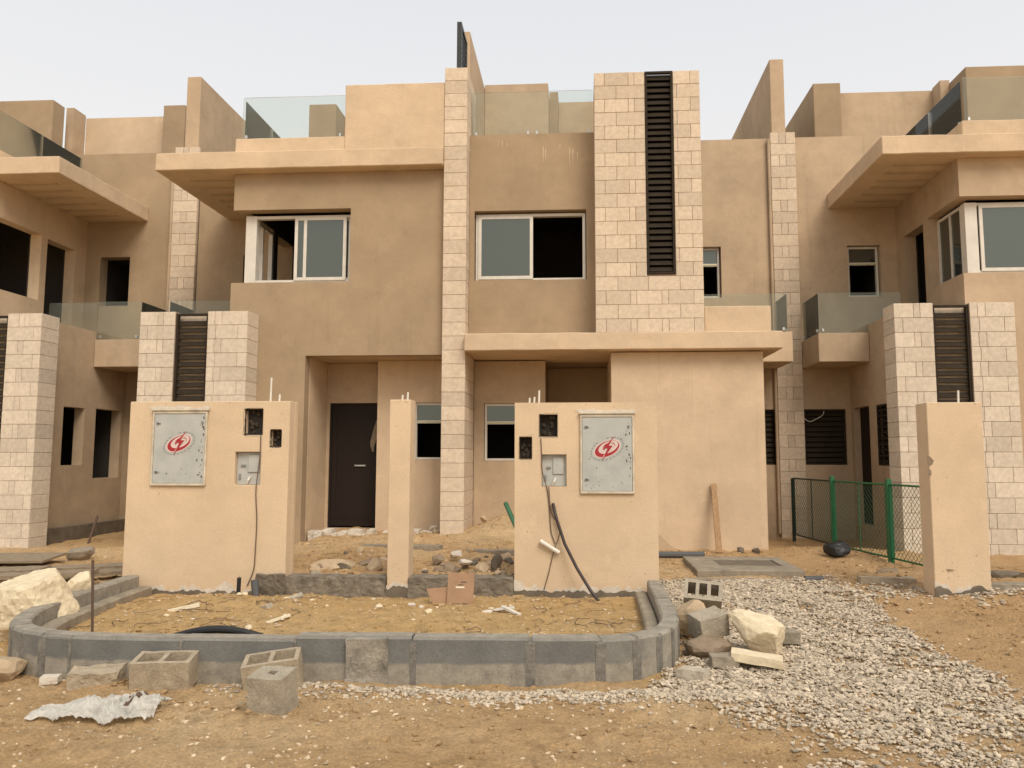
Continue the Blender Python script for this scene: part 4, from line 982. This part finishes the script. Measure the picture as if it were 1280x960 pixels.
a = atY(122, 645, 13.2); b = atY(108, 680, 12.9); tube_obj('iron_bar', RUST, .02, [(b[0], 12.9, b[1]-.1), (a[0], 13.2, a[1])], 'short iron bar leaning on the left house side wall', 'bar')
# timber leaning on the garage wall
a = atY(892, 605, 12.66); b = atY(899, 687, 12.2)
m = MB(); d_ = Vector((a[0]-b[0], .46, a[1]-b[1])); up = d_.normalized(); sx_ = Vector((1, 0, 0)); yy = up.cross(sx_).normalized(); V = []
for q in (Vector((b[0], 12.2, b[1]-.05)), Vector((a[0], 12.66, a[1]))):
    for u, w in ((-.045, -.02), (.045, -.02), (.045, .02), (-.045, .02)): V.append(q+sx_*u+yy*w)
m.add(V, [(0, 1, 2, 3), (7, 6, 5, 4), (0, 4, 5, 1), (1, 5, 6, 2), (2, 6, 7, 3), (3, 7, 4, 0)]); tag(m.build('timber_plank', STICK, None), 'bare timber plank leaning upright on the garage wall', 'plank')
# manhole slab
ms = thing('manhole_slab', 'square concrete slab with dark inspection cover beside the gravel', 'manhole', (2.1, 10.5, .1))
MB().wall('y', 1.45, 2.78, 9.9, 11.25, .02, .20, [(1.82, 2.62, 10.35, 10.98)]); k = MB().wall('y', 1.45, 2.78, 9.9, 11.25, .02, .20, [(1.82, 2.62, 10.35, 10.98)])
MB().add([(v[0], v[2], v[1]) for v in k.v], k.f).build('slab', CONC, ms, bevel=.008)
B('cover', CONCD, ms, (1.83, 2.61, 10.36, 10.97, .05, .185), bevel=.006)
tag(MB().box(1.25, 3.05, 9.58, 9.72, .02, .135).build('edging_strip', CONC, None, rough=.012), 'long low concrete edging in front of the manhole slab', 'edging')
tube_obj('drain_pipe', PIPE, .05, [(X_(822, 699, 11.4), 11.4, .2), (X_(880, 700, 11.5), 11.5, .19)], 'dark grey pipe lying behind the right cabinet wall', 'pipe')
tag(MB().box(-1.5, -.55, 10.1, 10.25, .1, .40).build('edging_strip', CONC, None, rough=.014), 'grey concrete strip half buried behind the rubble heap', 'edging')
tag(MB().box(-3.0, -1.9, 10.5, 10.65, .1, .41).build('edging_strip', CONC, None, rough=.014), 'grey concrete strip half buried behind the broad flat stone', 'edging')
a = atY(632, 629, 11.5); b = atY(643, 655, 11.2); tube_obj('green_pipe', BOTTLE, .035, [(a[0], 11.5, a[1]), (b[0]+.05, 11.2, b[1]-.1)], 'green plastic pipe end poking up behind the right cabinet wall', 'pipe')
for (px, py, s_, lab) in ((926, 688, .09, 'dark lump at the foot of the garage wall'), (946, 690, .10, 'brown lump at the garage wall corner')): X, Y = atZ(px, py, .14); rock('rubble_stone', CONCD, (X, Y, .15), (s_, s_, s_*.7), int(px), lab, 'stone', None, sub=2)
X, Y = atZ(1046, 695, .16); rock('black_bag', RUBBER, (X, Y, .24), (.21, .16, .15), 98, 'black plastic bag slumped before the green fence', 'bag', sub=3)
X, Y = atZ(1112, 715, .2); rock('rubble_stone', DROCK, (X, Y, .2), (.2, .12, .06), 96, 'dark flat stone at the foot of the front fence post', 'stone')
X, Y = atZ(1108, 727, .18); tag(MB().box(-.3, .3, -.08, .08, 0, .09, place(X, Y, .14, -4)).build('broken_brick', CONCB, None, rough=.02), 'long sandy block half buried left of the right pillar', 'brick')
X, Y = atZ(1019, 728, .13); tag(MB().tube([(X-.12, Y, .16), (X+.1, Y+.03, .16)], .045, 10).build('plastic_bottle', PIPE, None), 'crushed dark bottle at the end of the manhole slab', 'bottle')
X, Y = atZ(1262, 722, .2); rock('rubble_stone', CONCD, (X, Y, .22), (.3, .22, .13), 97, 'grey heap right of the right pillar', 'stone')
tag(MB().box(4.3, 6.3, 8.5, 8.72, 0, .27).build('footing_strip', CONC, None, rough=.015), 'low grey footing running right from the right pillar', 'footing')

# ------------------------------------------------------------------ green mesh fence
FP = [(3.92, 14.6), (4.08, 12.85), (4.35, 11.25), (4.62, 9.45)]
fe = thing('mesh_fence', 'green chain-link fence running back from the right pillar', 'fence', (4.35, 11.25, .1))
for i, (x, y) in enumerate(FP):
    if i == 3: MB().tube([(x, y, .0), (x, y, 1.27)], .02, 8).build('post', GREEN, fe); continue
    t_ = .035 if i else .028
    MB().box(x-t_, x+t_, y-t_, y+t_, -.05, 1.30 if i else 1.22).build('post', GREEN if i else GREEND, fe, bevel=.006)
for (xa, ya), (xb, yb) in zip(FP, FP[1:]):
    u = Vector((xb-xa, yb-ya, 0)); L = u.length; u.normalize(); o_ = Vector((xa, ya, 0)); n_ = Vector((-u.y, u.x, 0))
    z0, z1 = .20, 1.22
    P3 = lambda s_, z, w=0: o_+u*s_+n_*w+Vector((0, 0, z))
    r = MB(); r.tube([P3(.04, z1), P3(L-.04, z1)], .014, 8); r.tube([P3(.04, z0), P3(L-.04, z0)], .014, 8)
    for s_ in (.08, L/2, L-.08): r.tube([P3(s_, z0), P3(s_, z1)], .012 if s_ != L/2 else .009, 8)
    r.build('rail', GREEN if xa > 3.95 else GREEND, fe)
    w = MB(); p_ = .088; Hh = z1-z0; n = int((L+Hh)/p_)
    for k in range(n):
        for sg in (1, -1):                                               # the two families of diagonal wires
            s0 = k*p_-Hh if sg > 0 else k*p_; a0, a1 = (s0, s0+Hh) if sg > 0 else (s0, s0-Hh)
            za, zb = z0, z1; q0, q1 = a0, a1
            def clip(q, qq, za, zb, lim):
                return za+(zb-za)*(lim-q)/(qq-q)
            lo, hi = .08, L-.08
            pts2 = [(q0, za), (q1, zb)]
            if (q0 < lo and q1 < lo) or (q0 > hi and q1 > hi): continue
            res = []
            for (qa, zz), (qb, zy) in ((pts2[0], pts2[1]), (pts2[1], pts2[0])):
                if qa < lo: res.append((lo, clip(qa, qb, zz, zy, lo)))
                elif qa > hi: res.append((hi, clip(qa, qb, zz, zy, hi)))
                else: res.append((qa, zz))
            w.tube([P3(res[0][0], res[0][1], .003*sg), P3(res[1][0], res[1][1], .003*sg)], .0026, 4)
    w.build('wire_mesh', WIRE, fe)

# ------------------------------------------------------------------ sky and sun
SUN_EL, SUN_AZ = 48, 150                                                   # degrees; azimuth clockwise from +Y
wd = bpy.data.worlds.new('World'); scn.world = wd; wd.use_nodes = True; nt = wd.node_tree; bg = nt.nodes['Background']
sky = nt.nodes.new('ShaderNodeTexSky'); sky.sky_type = 'NISHITA'; sky.sun_disc = False
sky.sun_elevation = R(SUN_EL); sky.sun_rotation = R(SUN_AZ); sky.air_density = 1.0; sky.dust_density = 5.0; sky.ozone_density = .6
hs = nt.nodes.new('ShaderNodeHueSaturation'); hs.inputs['Saturation'].default_value = .35; nt.links.new(sky.outputs[0], hs.inputs['Color'])
mx = nt.nodes.new('ShaderNodeMix'); mx.data_type = 'RGBA'; mx.inputs[0].default_value = .72
nt.links.new(hs.outputs[0], mx.inputs[6])
tc = nt.nodes.new('ShaderNodeTexCoord'); sp = nt.nodes.new('ShaderNodeSeparateXYZ'); nt.links.new(tc.outputs['Generated'], sp.inputs[0])
rp = nt.nodes.new('ShaderNodeValToRGB'); e = rp.color_ramp.elements; e[0].position = .0; e[0].color = (1.10, 1.02, .90, 1); e[1].position = .75; e[1].color = (.82, .865, .93, 1)
el = rp.color_ramp.elements.new(.32); el.color = (1.02, 1.0, .98, 1)
nt.links.new(sp.outputs['Z'], rp.inputs['Fac'])
ml = nt.nodes.new('ShaderNodeMix'); ml.data_type = 'RGBA'; ml.blend_type = 'MULTIPLY'; ml.inputs[0].default_value = 1
nt.links.new(rp.outputs[0], ml.inputs[6]); ml.inputs[7].default_value = (8.6, 8.6, 8.6, 1)
nt.links.new(ml.outputs[2], mx.inputs[7]); nt.links.new(mx.outputs[2], bg.inputs['Color']); bg.inputs['Strength'].default_value = .10
sd = bpy.data.lights.new('sun', 'SUN'); sd.energy = 1.9; sd.angle = R(30); sd.color = (1, .89, .75)
so = bpy.data.objects.new('sun', sd); COL.objects.link(so)
dv = Vector((math.sin(R(SUN_AZ))*math.cos(R(SUN_EL)), math.cos(R(SUN_AZ))*math.cos(R(SUN_EL)), math.sin(R(SUN_EL))))
so.rotation_euler = (-dv).to_track_quat('-Z', 'Y').to_euler(); so.location = dv*60
vs_ = scn.view_settings; scn.display_settings.display_device = 'sRGB'; vs_.view_transform = 'Standard'; vs_.look = 'None'; vs_.exposure = .33; vs_.gamma = 1; vs_.use_curve_mapping = False
scn.cycles.max_bounces = 8; scn.cycles.transparent_max_bounces = 16
